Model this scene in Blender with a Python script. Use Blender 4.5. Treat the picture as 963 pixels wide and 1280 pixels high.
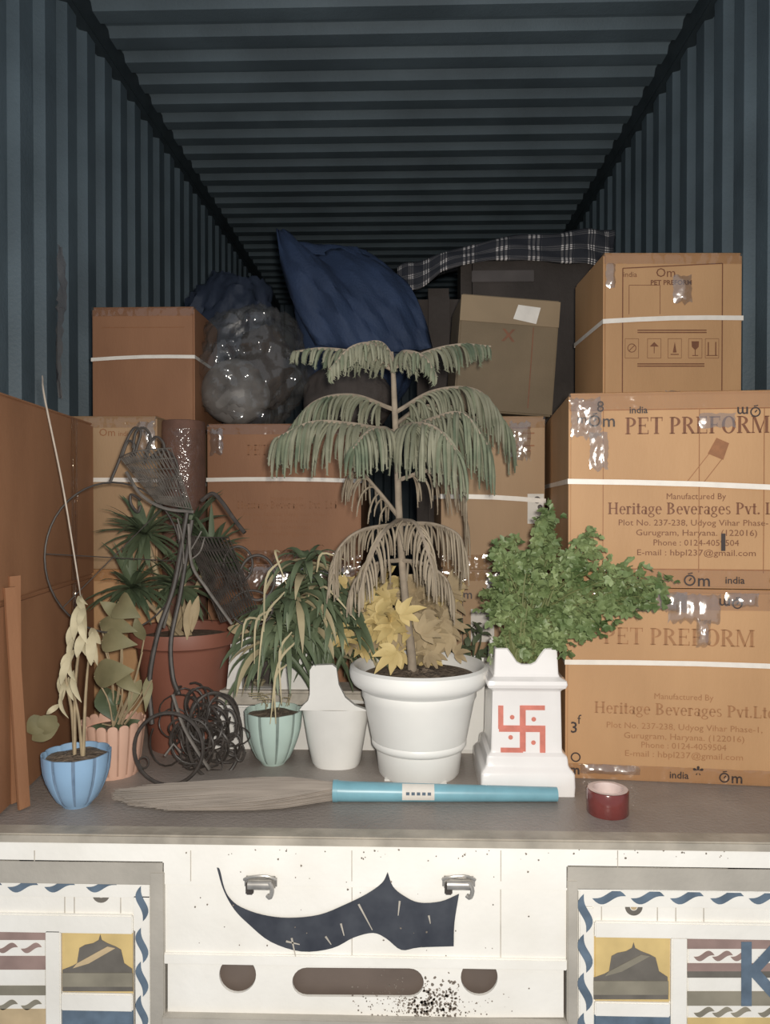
import bpy, bmesh, math, random
from mathutils import Vector, Matrix, Euler
random.seed(7)
PI = math.pi
R = math.radians
C = bpy.context.scene.collection
for o in list(bpy.data.objects): bpy.data.objects.remove(o)

# ------------------------------------------------------------------ camera
EYE = 0.62          # lens height above the truck bed
FP = 950.0          # focal length in pixels of the 963 x 1280 frame
YAW = math.atan((508 - 481.5) / FP)
PITCH = math.atan((640 - 628) / FP)
cam_data = bpy.data.cameras.new('camera')
cam = bpy.data.objects.new('camera', cam_data)
C.objects.link(cam)
cam_data.sensor_fit = 'VERTICAL'
cam_data.sensor_height = 36.0
cam_data.lens = FP / 1280 * 36.0
cam_data.clip_start = 0.05
cam.location = (0, 0, EYE)
cam.rotation_euler = (PI / 2 - PITCH, 0, YAW)
bpy.context.scene.camera = cam
CM = Euler(cam.rotation_euler).to_matrix()

# ------------------------------------------------------------------ world, light, exposure
scn = bpy.context.scene
scn.view_settings.view_transform = 'Standard'
scn.view_settings.look = 'None'
scn.view_settings.gamma = 1.0
scn.view_settings.exposure = 0.0
w = bpy.data.worlds.new('night_sky')
scn.world = w
w.use_nodes = True
wb = w.node_tree.nodes['Background']
wb.inputs[0].default_value = (0.80, 0.86, 0.95, 1)
wb.inputs[1].default_value = 0.40
fl = bpy.data.lights.new('phone_flash', 'POINT')
fl.energy = 100.0
fl.color = (1.0, 0.94, 0.85)
fl.shadow_soft_size = 0.022
flash = bpy.data.objects.new('phone_flash', fl)
flash.location = (0.03, -0.01, EYE + 0.03)
C.objects.link(flash)


def W(px, py, Y):
    """world point on the plane y = Y that a photo pixel looks at"""
    d = CM @ Vector(((px - 481.5) / FP, -(py - 640) / FP, -1))
    return Vector((0, 0, EYE)) + d * (Y / d.y)


# ------------------------------------------------------------------ materials
MATS = {}


def mat(name, c, rough=0.6, var=0.12, scale=14.0, bump=0.0, bscale=60.0, metal=0.0, spec=0.5,
        c2=None, stretch=(1, 1, 1), thr=None, coat=0.0, trans=0.0):
    if name in MATS: return MATS[name]
    m = bpy.data.materials.new(name); m.use_nodes = True
    nt = m.node_tree; b = nt.nodes['Principled BSDF']
    tc = nt.nodes.new('ShaderNodeTexCoord')
    mp = nt.nodes.new('ShaderNodeMapping'); mp.inputs['Scale'].default_value = stretch
    nt.links.new(tc.outputs['Object'], mp.inputs[0])
    n = nt.nodes.new('ShaderNodeTexNoise'); n.inputs['Scale'].default_value = scale
    n.inputs['Detail'].default_value = 6
    nt.links.new(mp.outputs[0], n.inputs[0])
    r = nt.nodes.new('ShaderNodeValToRGB')
    lo, hi = thr if thr else (0.32, 0.68)
    r.color_ramp.elements[0].position = lo; r.color_ramp.elements[1].position = hi
    a = [x * (1 - var) for x in c]
    bb = c2 if c2 else [min(1, x * (1 + var)) for x in c]
    r.color_ramp.elements[0].color = (*a, 1); r.color_ramp.elements[1].color = (*bb, 1)
    nt.links.new(n.outputs[0], r.inputs[0]); nt.links.new(r.outputs[0], b.inputs['Base Color'])
    b.inputs['Roughness'].default_value = rough; b.inputs['Metallic'].default_value = metal
    b.inputs['Specular IOR Level'].default_value = spec
    b.inputs['Coat Weight'].default_value = coat; b.inputs['Coat Roughness'].default_value = 0.12
    if bump:
        n2 = nt.nodes.new('ShaderNodeTexNoise'); n2.inputs['Scale'].default_value = bscale
        n2.inputs['Detail'].default_value = 4
        nt.links.new(mp.outputs[0], n2.inputs[0])
        bp = nt.nodes.new('ShaderNodeBump'); bp.inputs['Strength'].default_value = bump
        bp.inputs['Distance'].default_value = 0.01
        nt.links.new(n2.outputs[0], bp.inputs['Height']); nt.links.new(bp.outputs[0], b.inputs['Normal'])
    MATS[name] = m
    return m


def clear(name, tint, fac, rough, cloudy=0.0, bump=0.0, bscale=40):
    """clear plastic: see-through with a gloss and a little milky body"""
    if name in MATS: return MATS[name]
    m = bpy.data.materials.new(name); m.use_nodes = True
    nt = m.node_tree; nt.nodes.remove(nt.nodes['Principled BSDF'])
    out = nt.nodes['Material Output']
    t = nt.nodes.new('ShaderNodeBsdfTransparent'); t.inputs[0].default_value = (*tint, 1)
    g = nt.nodes.new('ShaderNodeBsdfGlossy'); g.inputs['Roughness'].default_value = rough
    d = nt.nodes.new('ShaderNodeBsdfDiffuse'); d.inputs[0].default_value = (.55, .53, .5, 1)
    m1 = nt.nodes.new('ShaderNodeMixShader'); m1.inputs[0].default_value = cloudy
    m2 = nt.nodes.new('ShaderNodeMixShader'); m2.inputs[0].default_value = fac
    nt.links.new(t.outputs[0], m1.inputs[1]); nt.links.new(d.outputs[0], m1.inputs[2])
    nt.links.new(m1.outputs[0], m2.inputs[1]); nt.links.new(g.outputs[0], m2.inputs[2])
    nt.links.new(m2.outputs[0], out.inputs[0])
    if bump:
        n2 = nt.nodes.new('ShaderNodeTexNoise'); n2.inputs['Scale'].default_value = bscale
        bp = nt.nodes.new('ShaderNodeBump'); bp.inputs['Strength'].default_value = bump
        bp.inputs['Distance'].default_value = 0.01
        tc = nt.nodes.new('ShaderNodeTexCoord'); nt.links.new(tc.outputs['Object'], n2.inputs[0])
        nt.links.new(n2.outputs[0], bp.inputs['Height']); nt.links.new(bp.outputs[0], g.inputs['Normal'])
    MATS[name] = m
    return m


M_wall = mat('teal_paint', (.15, .20, .235), .5, .18, 3.0, .15, 90, spec=.35)
M_ceil = mat('teal_ceiling_paint', (.17, .222, .255), .55, .2, 2.5, .15, 90, spec=.3)
M_rail = mat('dark_teal_paint', (.05, .068, .078), .6, .2, 6)
M_floor = mat('worn_bed', (.28, .24, .215), .42, .12, 4, .2, 120, c2=(.35, .31, .28), spec=.5)
M_edge = mat('edge_strip_metal', (.40, .36, .30), .45, .25, 12, .1, 80)
M_cream = mat('cream_enamel', (.85, .82, .755), .45, .04, 7, .08, 60, c2=(.90, .875, .82))
M_grey = mat('grey_frame_paint', (.42, .39, .34), .55, .12, 9, .1, 90)
M_navy = mat('navy_paint', (.035, .04, .055), .5, .2, 20, c2=(.06, .066, .08))
M_blue = mat('motif_blue', (.115, .16, .215), .55, .2, 30)
M_yellow = mat('panel_yellow', (.66, .49, .21), .55, .12, 14)
M_olive = mat('panel_olive', (.26, .235, .18), .6, .2, 14)
M_dome = mat('panel_brown', (.15, .135, .115), .6, .2, 18)
M_maroon = mat('panel_maroon', (.31, .215, .19), .6, .15, 18)
M_tan = mat('panel_tan', (.55, .42, .25), .6, .15, 18)
M_hole = mat('rear_beam_brown', (.15, .115, .095), .7, .15, 10)
M_seam = mat('seam_grime', (.45, .41, .35), .7, .2, 30)
M_rust = mat('rust_chip', (.20, .165, .135), .8, .3, 60)
M_steel = mat('latch_steel', (.42, .40, .37), .35, .2, 40, metal=.6)
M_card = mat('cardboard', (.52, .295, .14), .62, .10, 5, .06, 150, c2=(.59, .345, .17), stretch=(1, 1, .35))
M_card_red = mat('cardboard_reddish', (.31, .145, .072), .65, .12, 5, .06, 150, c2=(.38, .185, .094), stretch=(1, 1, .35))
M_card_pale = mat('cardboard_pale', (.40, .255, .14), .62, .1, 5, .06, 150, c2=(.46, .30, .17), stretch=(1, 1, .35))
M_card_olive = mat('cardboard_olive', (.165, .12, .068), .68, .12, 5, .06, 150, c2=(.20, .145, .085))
M_flap = mat('olive_flap', (.27, .195, .115), .65, .1, 6)
M_ink_pale = mat('pale_brown_ink', (.36, .175, .075), .6, .12, 60)
M_ink = mat('brown_ink', (.19, .075, .035), .6, .15, 60)
M_ink_faint = mat('faint_brown_ink', (.30, .13, .055), .6, .12, 60)
M_tapeink = mat('black_tape_ink', (.045, .03, .026), .5, .15, 60)
M_strap = mat('white_strap', (.86, .80, .72), .4, .05, 40)
M_tape = clear('clear_tape', (.93, .86, .76), .10, .13, .06, .9, 22)
M_wrap = clear('crinkled_wrap', (.96, .93, .9), .26, .20, .12, .6, 26)
M_bag = clear('clear_bag_plastic', (.92, .92, .92), .09, .10, .05, 1.0, 16)
M_wrap2 = clear('thin_film', (.95, .92, .9), .06, .12, .03, 1.0, 40)
M_mat = mat('brown_mat', (.15, .075, .052), .75, .2, 20)
M_label = mat('white_paper', (.72, .68, .62), .6, .06, 30)
M_white = mat('white_plastic', (.87, .86, .825), .38, .03, 9, spec=.5)
M_white2 = mat('grey_white_plastic', (.74, .725, .69), .45, .05, 12)
M_ceramic = mat('white_ceramic', (.85, .82, .80), .2, .03, 12, coat=.5)
M_red = mat('sign_red', (.62, .20, .15), .4, .12, 60)
M_soil = mat('dry_soil', (.19, .145, .105), .95, .35, 60, .8, 90)
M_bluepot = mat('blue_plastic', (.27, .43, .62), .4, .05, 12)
M_bluepot_g = mat('blue_pot_groove_shade', (.17, .25, .36), .6, .2, 30)  # shade in the petal grooves, painted as a darker blue
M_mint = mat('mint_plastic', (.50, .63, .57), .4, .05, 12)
M_mint_g = mat('mint_pot_groove_shade', (.24, .30, .27), .6, .2, 30)  # groove shade of the mint pot, put into the colour
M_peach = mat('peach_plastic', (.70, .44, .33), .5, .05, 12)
M_peach_g = mat('peach_pot_flute_line', (.48, .28, .20), .6, .1, 30)  # darker tone along the flutes
M_terra = mat('terracotta_plastic', (.25, .098, .065), .55, .1, 9)
M_tape_roll = mat('maroon_tape', (.17, .04, .036), .2, .12, 30, coat=.4)
M_core = mat('pale_core', (.74, .60, .56), .5, .1, 30)
M_straw = mat('broom_straw', (.32, .275, .235), .85, .1, 60, c2=(.40, .345, .295), stretch=(.12, 1, 1))
M_cyan = mat('cyan_plastic', (.19, .40, .48), .35, .1, 18)
M_iron = mat('black_iron', (.055, .046, .04), .5, .3, 50)
M_mesh = mat('grey_wire', (.13, .115, .10), .6, .3, 50)
M_trunk = mat('grey_trunk', (.30, .245, .185), .85, .2, 40)
M_pine = mat('dusty_needles', (.185, .195, .13), .8, .25, 18, c2=(.27, .265, .19))
M_pine_g = mat('green_needles', (.115, .15, .095), .8, .25, 18, c2=(.21, .225, .15))
M_pine_d = mat('dead_needles', (.27, .215, .15), .85, .2, 18, c2=(.36, .30, .22))
M_yleaf = mat('yellow_leaf', (.50, .37, .14), .65, .2, 14, c2=(.62, .48, .21))
M_tleaf = mat('tan_leaf', (.36, .275, .165), .75, .2, 14, c2=(.44, .34, .2))
M_dgreen = mat('dark_green_leaf', (.075, .11, .06), .5, .25, 12, c2=(.13, .16, .09))
M_strap_g = mat('strap_leaf_green', (.09, .125, .068), .5, .25, 12, c2=(.17, .21, .12))
M_strap_y = mat('strap_leaf_dry', (.40, .34, .205), .7, .2, 12)
M_bush = mat('bright_leaf', (.105, .175, .055), .5, .3, 16, c2=(.25, .315, .135))
M_bushstem = mat('green_stem', (.17, .19, .075), .7, .2, 20)
M_olive_leaf = mat('olive_leaf', (.20, .185, .095), .65, .2, 12, c2=(.27, .24, .13))
M_wilt = mat('wilted_leaf', (.43, .37, .23), .75, .2, 16, c2=(.55, .48, .32))
M_drystem = mat('dry_stem', (.36, .28, .17), .8, .2, 30)
M_cloth = mat('blue_cloth', (.026, .046, .10), .75, .2, 6, .3, 120)
M_bagblue = mat('navy_bag_plastic', (.028, .036, .058), .3, .25, 5, .5, 12)
M_bundle = mat('dark_bundle_cloth', (.06, .048, .042), .8, .25, 6, .3, 60)
M_stuff = mat('grey_bag_contents', (.14, .125, .115), .6, .4, 9, c2=(.34, .32, .30))
M_string = mat('white_string', (.52, .44, .36), .7, .1, 40)
M_pink = clear('pinkish_film', (.95, .88, .9), .12, .22, .32, .8, 40)


def plaid():
    m = bpy.data.materials.new('dark_plaid'); m.use_nodes = True
    nt = m.node_tree; b = nt.nodes['Principled BSDF']
    uv = nt.nodes.new('ShaderNodeUVMap')
    sp = nt.nodes.new('ShaderNodeSeparateXYZ'); nt.links.new(uv.outputs[0], sp.inputs[0])

    def M(op, a, bv=None, link=None):
        n = nt.nodes.new('ShaderNodeMath'); n.operation = op
        nt.links.new(a, n.inputs[0])
        if link is not None: nt.links.new(link, n.inputs[1])
        elif bv is not None: n.inputs[1].default_value = bv
        return n.outputs[0]

    def lines(x, freq):
        f = M('FRACT', M('MULTIPLY', x, freq))
        band = M('LESS_THAN', f, .42)
        fine = M('LESS_THAN', M('FRACT', M('MULTIPLY', f, 7.2)), .5)
        return M('MULTIPLY', band, link=fine)
    a = lines(sp.outputs[0], 9.5); c = lines(sp.outputs[1], 4.2)
    s = M('ADD', M('MULTIPLY', M('ADD', a, link=c), .10), link=M('MULTIPLY', M('MULTIPLY', a, link=c), .8))
    s2 = M('POWER', s, 1.0)
    r = nt.nodes.new('ShaderNodeValToRGB'); nt.links.new(s2, r.inputs[0])
    r.color_ramp.elements[0].color = (.02, .022, .03, 1); r.color_ramp.elements[1].color = (.75, .70, .68, 1)
    nt.links.new(r.outputs[0], b.inputs['Base Color']); b.inputs['Roughness'].default_value = .85
    return m


M_plaid = plaid()

# ------------------------------------------------------------------ mesh helpers
ORG = {}


def cr(pts, n):
    """Catmull-Rom through points, n samples"""
    pts = [Vector(p) for p in pts]
    P = [pts[0] * 2 - pts[1]] + pts + [pts[-1] * 2 - pts[-2]]
    out = []
    for i in range(n):
        t = i / (n - 1) * (len(pts) - 1); k = min(int(t), len(pts) - 2); u = t - k
        a, b, c, d = P[k:k + 4]
        out.append(.5 * ((2 * b) + (c - a) * u + (2 * a - 5 * b + 4 * c - d) * u * u + (3 * b - a - 3 * c + d) * u ** 3))
    return out


def lerpl(vals, t):
    x = t * (len(vals) - 1); k = min(int(x), len(vals) - 2)
    return vals[k] + (vals[k + 1] - vals[k]) * (x - k)


class MB:
    def __init__(s): s.v = []; s.f = []; s.mi = []; s.uv = None

    def add(s, vs, fs, mi=0):
        o = len(s.v); s.v += [tuple(x) for x in vs]
        s.f += [tuple(i + o for i in f) for f in fs]; s.mi += [mi] * len(fs)

    def box(s, a, b, mi=0, bev=0.0):
        (x0, y0, z0), (x1, y1, z1) = a, b
        if bev <= 0:
            vs = [(x, y, z) for z in (z0, z1) for y in (y0, y1) for x in (x0, x1)]
            s.add(vs, [(0, 2, 3, 1), (4, 5, 7, 6), (0, 1, 5, 4), (2, 6, 7, 3), (0, 4, 6, 2), (1, 3, 7, 5)], mi)
            return
        bm = bmesh.new(); bmesh.ops.create_cube(bm, size=1)
        for v in bm.verts:
            v.co = Vector(((x0 + x1) / 2 + v.co.x * (x1 - x0), (y0 + y1) / 2 + v.co.y * (y1 - y0), (z0 + z1) / 2 + v.co.z * (z1 - z0)))
        bmesh.ops.bevel(bm, geom=bm.edges[:], offset=bev, segments=2, affect='EDGES')
        bm.verts.index_update()
        s.add([v.co.copy() for v in bm.verts], [[v.index for v in f.verts] for f in bm.faces], mi); bm.free()

    def tube(s, path, rad, n=6, mi=0, closed=False, cap=True):
        path = [Vector(p) for p in path]; N = len(path)
        ref = None; vs = []
        for i, p in enumerate(path):
            if closed: t = path[(i + 1) % N] - path[i - 1]
            else: t = path[min(i + 1, N - 1)] - path[max(i - 1, 0)]
            if t.length < 1e-9: t = Vector((0, 0, 1))
            t.normalize()
            if ref is None:
                ref = Vector((0, 0, 1)).cross(t)
                if ref.length < .1: ref = Vector((1, 0, 0)).cross(t)
            ref = (ref - t * ref.dot(t)); ref.normalize(); q = t.cross(ref)
            r = rad if isinstance(rad, (int, float)) else lerpl(rad, i / (N - 1))
            for k in range(n):
                a = 2 * PI * k / n; vs.append(p + ref * (math.cos(a) * r) + q * (math.sin(a) * r))
        fs = []
        for i in range(N if closed else N - 1):
            j = (i + 1) % N
            for k in range(n):
                fs.append((i * n + k, i * n + (k + 1) % n, j * n + (k + 1) % n, j * n + k))
        if cap and not closed:
            fs.append(tuple(range(n - 1, -1, -1))); fs.append(tuple((N - 1) * n + k for k in range(n)))
        s.add(vs, fs, mi)

    def lathe(s, c, prof, n=40, mi=0, fn=None, mfn=None):
        """prof: (r, z) list; fn(angle, t, r, z) -> r, z"""
        c = Vector(c); vs = []; N = len(prof)
        for i, (r, z) in enumerate(prof):
            for k in range(n):
                a = 2 * PI * k / n
                rr, zz = fn(a, i / (N - 1), r, z) if fn else (r, z)
                vs.append(c + Vector((math.cos(a) * rr, math.sin(a) * rr, zz)))
        o = len(s.v); s.v += [tuple(v) for v in vs]
        for i in range(N - 1):
            for k in range(n):
                s.f.append((o + i * n + k, o + i * n + (k + 1) % n, o + (i + 1) * n + (k + 1) % n, o + (i + 1) * n + k))
                s.mi.append(mfn((k + .5) / n, i / (N - 1)) if mfn else mi)

    def plate(s, outer, y0, y1, holes=(), mi=0):
        """(x, z) outline with holes, from y0 (front) to y1"""
        bm = bmesh.new(); loops = []
        for lp in [outer] + list(holes):
            vs = [bm.verts.new((p[0], 0, p[1])) for p in lp]; loops.append(len(vs))
            for i in range(len(vs)): bm.edges.new((vs[i], vs[(i + 1) % len(vs)]))
        bmesh.ops.triangle_fill(bm, use_beauty=True, edges=bm.edges[:], normal=(0, -1, 0))
        bm.verts.index_update(); co = [v.co.copy() for v in bm.verts]; n = len(co)
        tri = []
        for f in bm.faces:
            ix = [v.index for v in f.verts]
            if f.normal.y > 0: ix.reverse()
            tri.append(ix)
        bm.free()
        vs = [(c.x, y0, c.z) for c in co] + [(c.x, y1, c.z) for c in co]
        fs = [tuple(t) for t in tri] + [tuple(i + n for i in reversed(t)) for t in tri]
        k = 0
        for L in loops:
            for i in range(L):
                a, b = k + i, k + (i + 1) % L; fs.append((a, b, b + n, a + n))
            k += L
        s.add(vs, fs, mi)

    def ribbon(s, path, wid, nrm, fold=.25, mi=0):
        """leaf blade: path, half width at each point, rough upward normal, folded along the midrib"""
        path = [Vector(p) for p in path]; N = len(path); vs = []
        for i, p in enumerate(path):
            t = (path[min(i + 1, N - 1)] - path[max(i - 1, 0)]).normalized()
            sd = t.cross(nrm)
            if sd.length < .05: sd = t.cross(Vector((.3, .8, .1)))
            sd.normalize(); up = sd.cross(t)
            h = lerpl(wid, i / (N - 1)) if isinstance(wid, (list, tuple)) else wid
            vs += [p - sd * h + up * (h * fold), p, p + sd * h + up * (h * fold)]
        fs = []
        for i in range(N - 1):
            a = i * 3; fs += [(a, a + 1, a + 4, a + 3), (a + 1, a + 2, a + 5, a + 4)]
        s.add(vs, fs, mi)

    def build(s, name, ms, parent=None, local=False, smooth=True, ang=40, kind=None, label=None, loc=None):
        me = bpy.data.meshes.new(name)
        org = Vector((0, 0, 0))
        if parent is not None: org = ORG.get(parent.name, Vector((0, 0, 0)))
        elif loc is not None: org = Vector(loc)
        vs = s.v if local else [(v[0] - org.x, v[1] - org.y, v[2] - org.z) for v in s.v]
        me.from_pydata(vs, [], s.f)
        for m in (ms if isinstance(ms, (list, tuple)) else [ms]): me.materials.append(m)
        if max(s.mi, default=0): me.polygons.foreach_set('material_index', s.mi)
        if s.uv:
            l = me.uv_layers.new(name='UVMap')
            for p in me.polygons:
                for li, vi in zip(p.loop_indices, p.vertices): l.data[li].uv = s.uv[vi]
        me.polygons.foreach_set('use_smooth', [smooth] * len(me.polygons))
        if smooth: me.set_sharp_from_angle(angle=R(ang))
        me.update()
        o = bpy.data.objects.new(name, me); C.objects.link(o)
        if parent is not None: o.parent = parent
        elif loc is not None: o.location = loc
        ORG[o.name] = org
        if kind: o['kind'] = kind
        if label: o['label'] = label
        return o


def thing(name, label, cat, loc, rot=(0, 0, 0), group=None):
    o = bpy.data.objects.new(name, None); C.objects.link(o)
    o.empty_display_size = .05
    o.location = loc; o.rotation_euler = rot
    o['label'] = label; o['category'] = cat
    if group: o['group'] = group
    ORG[o.name] = Vector(loc)
    return o


def tag(o, label, cat, group=None):
    o['label'] = label; o['category'] = cat
    if group: o['group'] = group
    return o


def structure(o): o['kind'] = 'structure'; return o


# ------------------------------------------------------------------ lettering
def arc(cx, cy, rx, ry, a0, a1, tx, ty, n=12):
    q = []
    for i in range(n):
        p = []
        for k in (i, i + 1):
            a = R(a0 + (a1 - a0) * k / n)
            p.append(((cx + rx * math.cos(a), cy + ry * math.sin(a)), (cx + (rx - tx) * math.cos(a), cy + (ry - ty) * math.sin(a))))
        q.append([p[0][0], p[1][0], p[1][1], p[0][1]])
    return q


def rect(x0, y0, x1, y1): return [[(x0, y0), (x1, y0), (x1, y1), (x0, y1)]]


def stem(x, y0, y1, w=.16, sb=True, st=True):
    q = rect(x, y0, x + w, y1)
    if sb: q += rect(x - .07, y0, x + w + .07, y0 + .055)
    if st: q += rect(x - .07, y1 - .055, x + w + .07, y1)
    return q


def diag(x0, y0, x1, y1, w): return [[(x0, y0), (x0 + w, y0), (x1 + w, y1), (x1, y1)]]


XH = .68
GL = {
    'P': (.70, stem(.1, 0, 1) + arc(.28, .72, .36, .28, -90, 90, .16, .06)),
    'E': (.74, stem(.1, 0, 1) + rect(.1, .94, .64, 1) + rect(.1, .48, .5, .54) + rect(.1, 0, .66, .06) + rect(.6, .76, .64, 1) + rect(.62, 0, .66, .24) + rect(.46, .4, .5, .62)),
    'F': (.70, stem(.1, 0, 1) + rect(.1, .94, .64, 1) + rect(.1, .48, .5, .54) + rect(.6, .76, .64, 1) + rect(.46, .4, .5, .62)),
    'T': (.76, stem(.3, 0, 1, st=False) + rect(.04, .94, .72, 1) + rect(.04, .76, .08, 1) + rect(.68, .76, .72, 1)),
    'R': (.80, stem(.1, 0, 1) + arc(.28, .74, .36, .26, -90, 90, .16, .06) + diag(.6, 0, .3, .5, .17) + rect(.56, 0, .82, .05)),
    'O': (.86, arc(.43, .5, .39, .52, 0, 360, .17, .06, 24)),
    'M': (1.06, stem(.1, 0, 1, .06) + stem(.8, 0, 1, .16) + diag(.46, 0, .1, 1, .15) + diag(.46, 0, .8, 1, .06)),
    'H': (.90, stem(.1, 0, 1) + stem(.62, 0, 1) + rect(.2, .47, .7, .54)),
    'B': (.76, stem(.1, 0, 1) + arc(.28, .75, .32, .25, -90, 90, .16, .06) + arc(.28, .27, .38, .27, -90, 90, .16, .06)),
    'L': (.68, stem(.1, 0, 1) + rect(.1, 0, .62, .06) + rect(.58, 0, .62, .26)),
    'e': (.56, arc(.29, XH / 2, .25, XH / 2 + .02, 0, 315, .13, .06, 16) + rect(.1, .36, .53, .42)),
    'r': (.46, stem(.08, 0, XH) + arc(.3, .46, .16, .24, 20, 130, .1, .09, 6)),
    'i': (.34, stem(.09, 0, XH, st=False) + rect(.02, XH - .055, .2, XH) + arc(.17, .88, .09, .09, 0, 360, .09, .09, 8)),
    't': (.38, stem(.1, .04, .92, sb=False, st=False) + rect(0, XH - .06, .36, XH) + arc(.25, .12, .15, .12, 180, 330, .1, .06, 6)),
    'a': (.56, stem(.34, 0, XH - .1, .14, st=False) + arc(.24, .2, .2, .2, 0, 360, .11, .055, 12) + arc(.27, .5, .21, .2, 0, 165, .12, .06, 8)),
    'g': (.56, arc(.26, .44, .22, .25, 0, 360, .12, .055, 14) + arc(.27, -.1, .26, .17, 0, 360, .09, .055, 14) + rect(.1, .06, .3, .16) + rect(.4, .6, .54, .66)),
    'v': (.56, diag(.24, 0, .02, XH, .15) + diag(.24, 0, .44, XH, .06) + rect(-.02, XH - .05, .22, XH) + rect(.36, XH - .05, .56, XH)),
    's': (.46, arc(.23, .51, .18, .19, 30, 270, .1, .06, 8) + arc(.23, .18, .19, .19, -150, 90, .1, .06, 8)),
    'd': (.62, stem(.38, 0, 1, .15, st=False) + rect(.3, .945, .5, 1) + arc(.28, XH / 2, .24, XH / 2 + .02, 0, 360, .13, .06, 16)),
    '.': (.28, arc(.13, .08, .09, .09, 0, 360, .09, .09, 8)),
    ' ': (.34, []),
}


def serif(mb, txt, cx, z, h, width, y, mi=0):
    tot = sum(GL[c][0] for c in txt); sx = width / tot; x = cx - width / 2
    for c in txt:
        a, polys = GL[c]
        for p in polys:
            vs = [(x + q[0] * sx, y, z + q[1] * h) for q in p]
            mb.add(vs, [tuple(range(len(vs)))], mi)
        x += a * sx


def plain(mb, txt, cx, z, size, y, width=None, mi=0, flip=False, bold=0.0, left=False):
    """sans lettering on an x-z face"""
    cu = bpy.data.curves.new('t', 'FONT'); cu.body = txt; cu.size = size; cu.resolution_u = 2
    cu.offset = bold
    ob = bpy.data.objects.new('t', cu); C.objects.link(ob)
    bpy.context.view_layer.update()
    me = bpy.data.meshes.new_from_object(ob.evaluated_get(bpy.context.evaluated_depsgraph_get()))
    xs = [v.co.x for v in me.vertices]; x0, x1 = min(xs), max(xs)
    k = width / (x1 - x0) if width else 1
    vs = []
    for v in me.vertices:
        a = (v.co.x - x0) * k if left else (v.co.x - (x0 + x1) / 2) * k
        b = v.co.y
        if flip: a, b = -a, -b
        vs.append((cx + a, y, z + b))
    mb.add(vs, [tuple(p.vertices) for p in me.polygons], mi)
    bpy.data.objects.remove(ob); bpy.data.curves.remove(cu); bpy.data.meshes.remove(me)


def ring(mb, cx, z, r, t, y, n=18, mi=0):
    for p in arc(cx, z, r, r, 0, 360, t, t, n): mb.add([(q[0], y, q[1]) for q in p], [(0, 1, 2, 3)], mi)


def seg(mb, x0, z0, x1, z1, t, y, mi=0):
    d = Vector((x1 - x0, z1 - z0)); d.normalize(); nx, nz = -d.y * t / 2, d.x * t / 2
    mb.add([(x0 - nx, y, z0 - nz), (x1 - nx, y, z1 - nz), (x1 + nx, y, z1 + nz), (x0 + nx, y, z0 + nz)], [(0, 1, 2, 3)], mi)


# ------------------------------------------------------------------ truck box
Y0 = 1.40            # rear edge of the truck bed
YB = 7.4
XL, XR, ZC = -1.254, 1.144, 2.54


def corrugate(axis_pts, prof_dir_fn, length0, length1):
    pass


def profile(a, b, pitch, flat, slope, depth):
    """(along, inward) polyline of a trapezoidal corrugation"""
    out = []; x = a
    while x < b:
        for dx, d in ((0, depth), (flat, depth), (flat + slope, 0), (pitch - slope, 0)):
            out.append((x + dx, d))
        x += pitch
    return out


def corr_mesh(name, prof, fn, m):
    mb = MB(); vs = []; n = len(prof)
    for s in (0, 1):
        for p in prof: vs.append(fn(p[0], p[1], s))
    mb.add(vs, [(i, i + 1, n + i + 1, n + i) for i in range(n - 1)])
    o = mb.build(name, m, smooth=False); structure(o)
    md = o.modifiers.new('thick', 'SOLIDIFY'); md.thickness = .004; md.offset = 0
    return o


pw = profile(Y0, YB, .1745, .075, .018, .034)
corr_mesh('wall_left', pw, lambda a, d, s: (XL - .034 + d, a, 0 if s == 0 else ZC + .05), M_wall)
corr_mesh('wall_right', pw, lambda a, d, s: (XR + .034 - d, a, 0 if s == 0 else ZC + .05), M_wall)
pb = profile(XL - .1, XR + .05, .1745, .075, .018, .034)
corr_mesh('wall_back', pb, lambda a, d, s: (a, YB + .034 - d, 0 if s == 0 else ZC + .05), M_wall)
corr_mesh('ceiling', profile(Y0, YB + .1, .1735, .075, .024, .036), lambda a, d, s: (XL - .03 if s == 0 else XR + .03, a, ZC + .036 - d), M_ceil)
mb = MB(); mb.box((XL - .05, Y0 + .02, -.06), (XR + .05, YB + .05, 0)); structure(mb.build('floor', M_floor, smooth=False))
for k, (xa, xb) in enumerate(((XL - .03, XL + .028), (XR - .028, XR + .03))):
    mb = MB(); mb.box((xa, Y0, ZC - .075), (xb, YB, ZC + .03), bev=.006)
    structure(mb.build('trim_%d' % (k + 1), M_rail))
mb = MB()
mb.box((XL - .05, Y0 - .012, -.016), (XR + .05, Y0 + .03, .003), bev=.003)
structure(mb.build('trim_3', M_edge))

# ------------------------------------------------------------------ painted tailgate
tg = thing('tailgate', 'cream painted tailgate with a dark curved dagger motif below the truck bed', 'tailgate', (0, Y0, -.4))


def q(px, py): p = W(px, py, Y0); return (p.x, p.z)


def pl(pts): return [q(*p) for p in pts]


def slab(name, x0, y0, x1, y1, f, b, m, par=tg, bev=.002, **k):
    a = W(x0, y1, Y0); c = W(x1, y0, Y0)
    mb = MB(); mb.box((a.x, Y0 + f, a.z), (c.x, Y0 + b, c.z), bev=bev)
    return mb.build(name, m, par, **k)


def decal(name, polys, f, m, par=tg, t=.0008, **k):
    mb = MB()
    for p in polys: mb.plate(pl(p), Y0 + f - t, Y0 + f)
    return mb.build(name, m, par, smooth=False, **k)


F0 = -.010
rail = slab('top_rail', -160, 1057, 1120, 1098, F0, .05, M_cream)
cp = slab('centre_panel', 207, 1099.5, 708, 1196, F0 + .003, .04, M_cream)
slab('ledge', 207, 1195, 708, 1200, F0 - .003, .03, M_cream)
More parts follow.
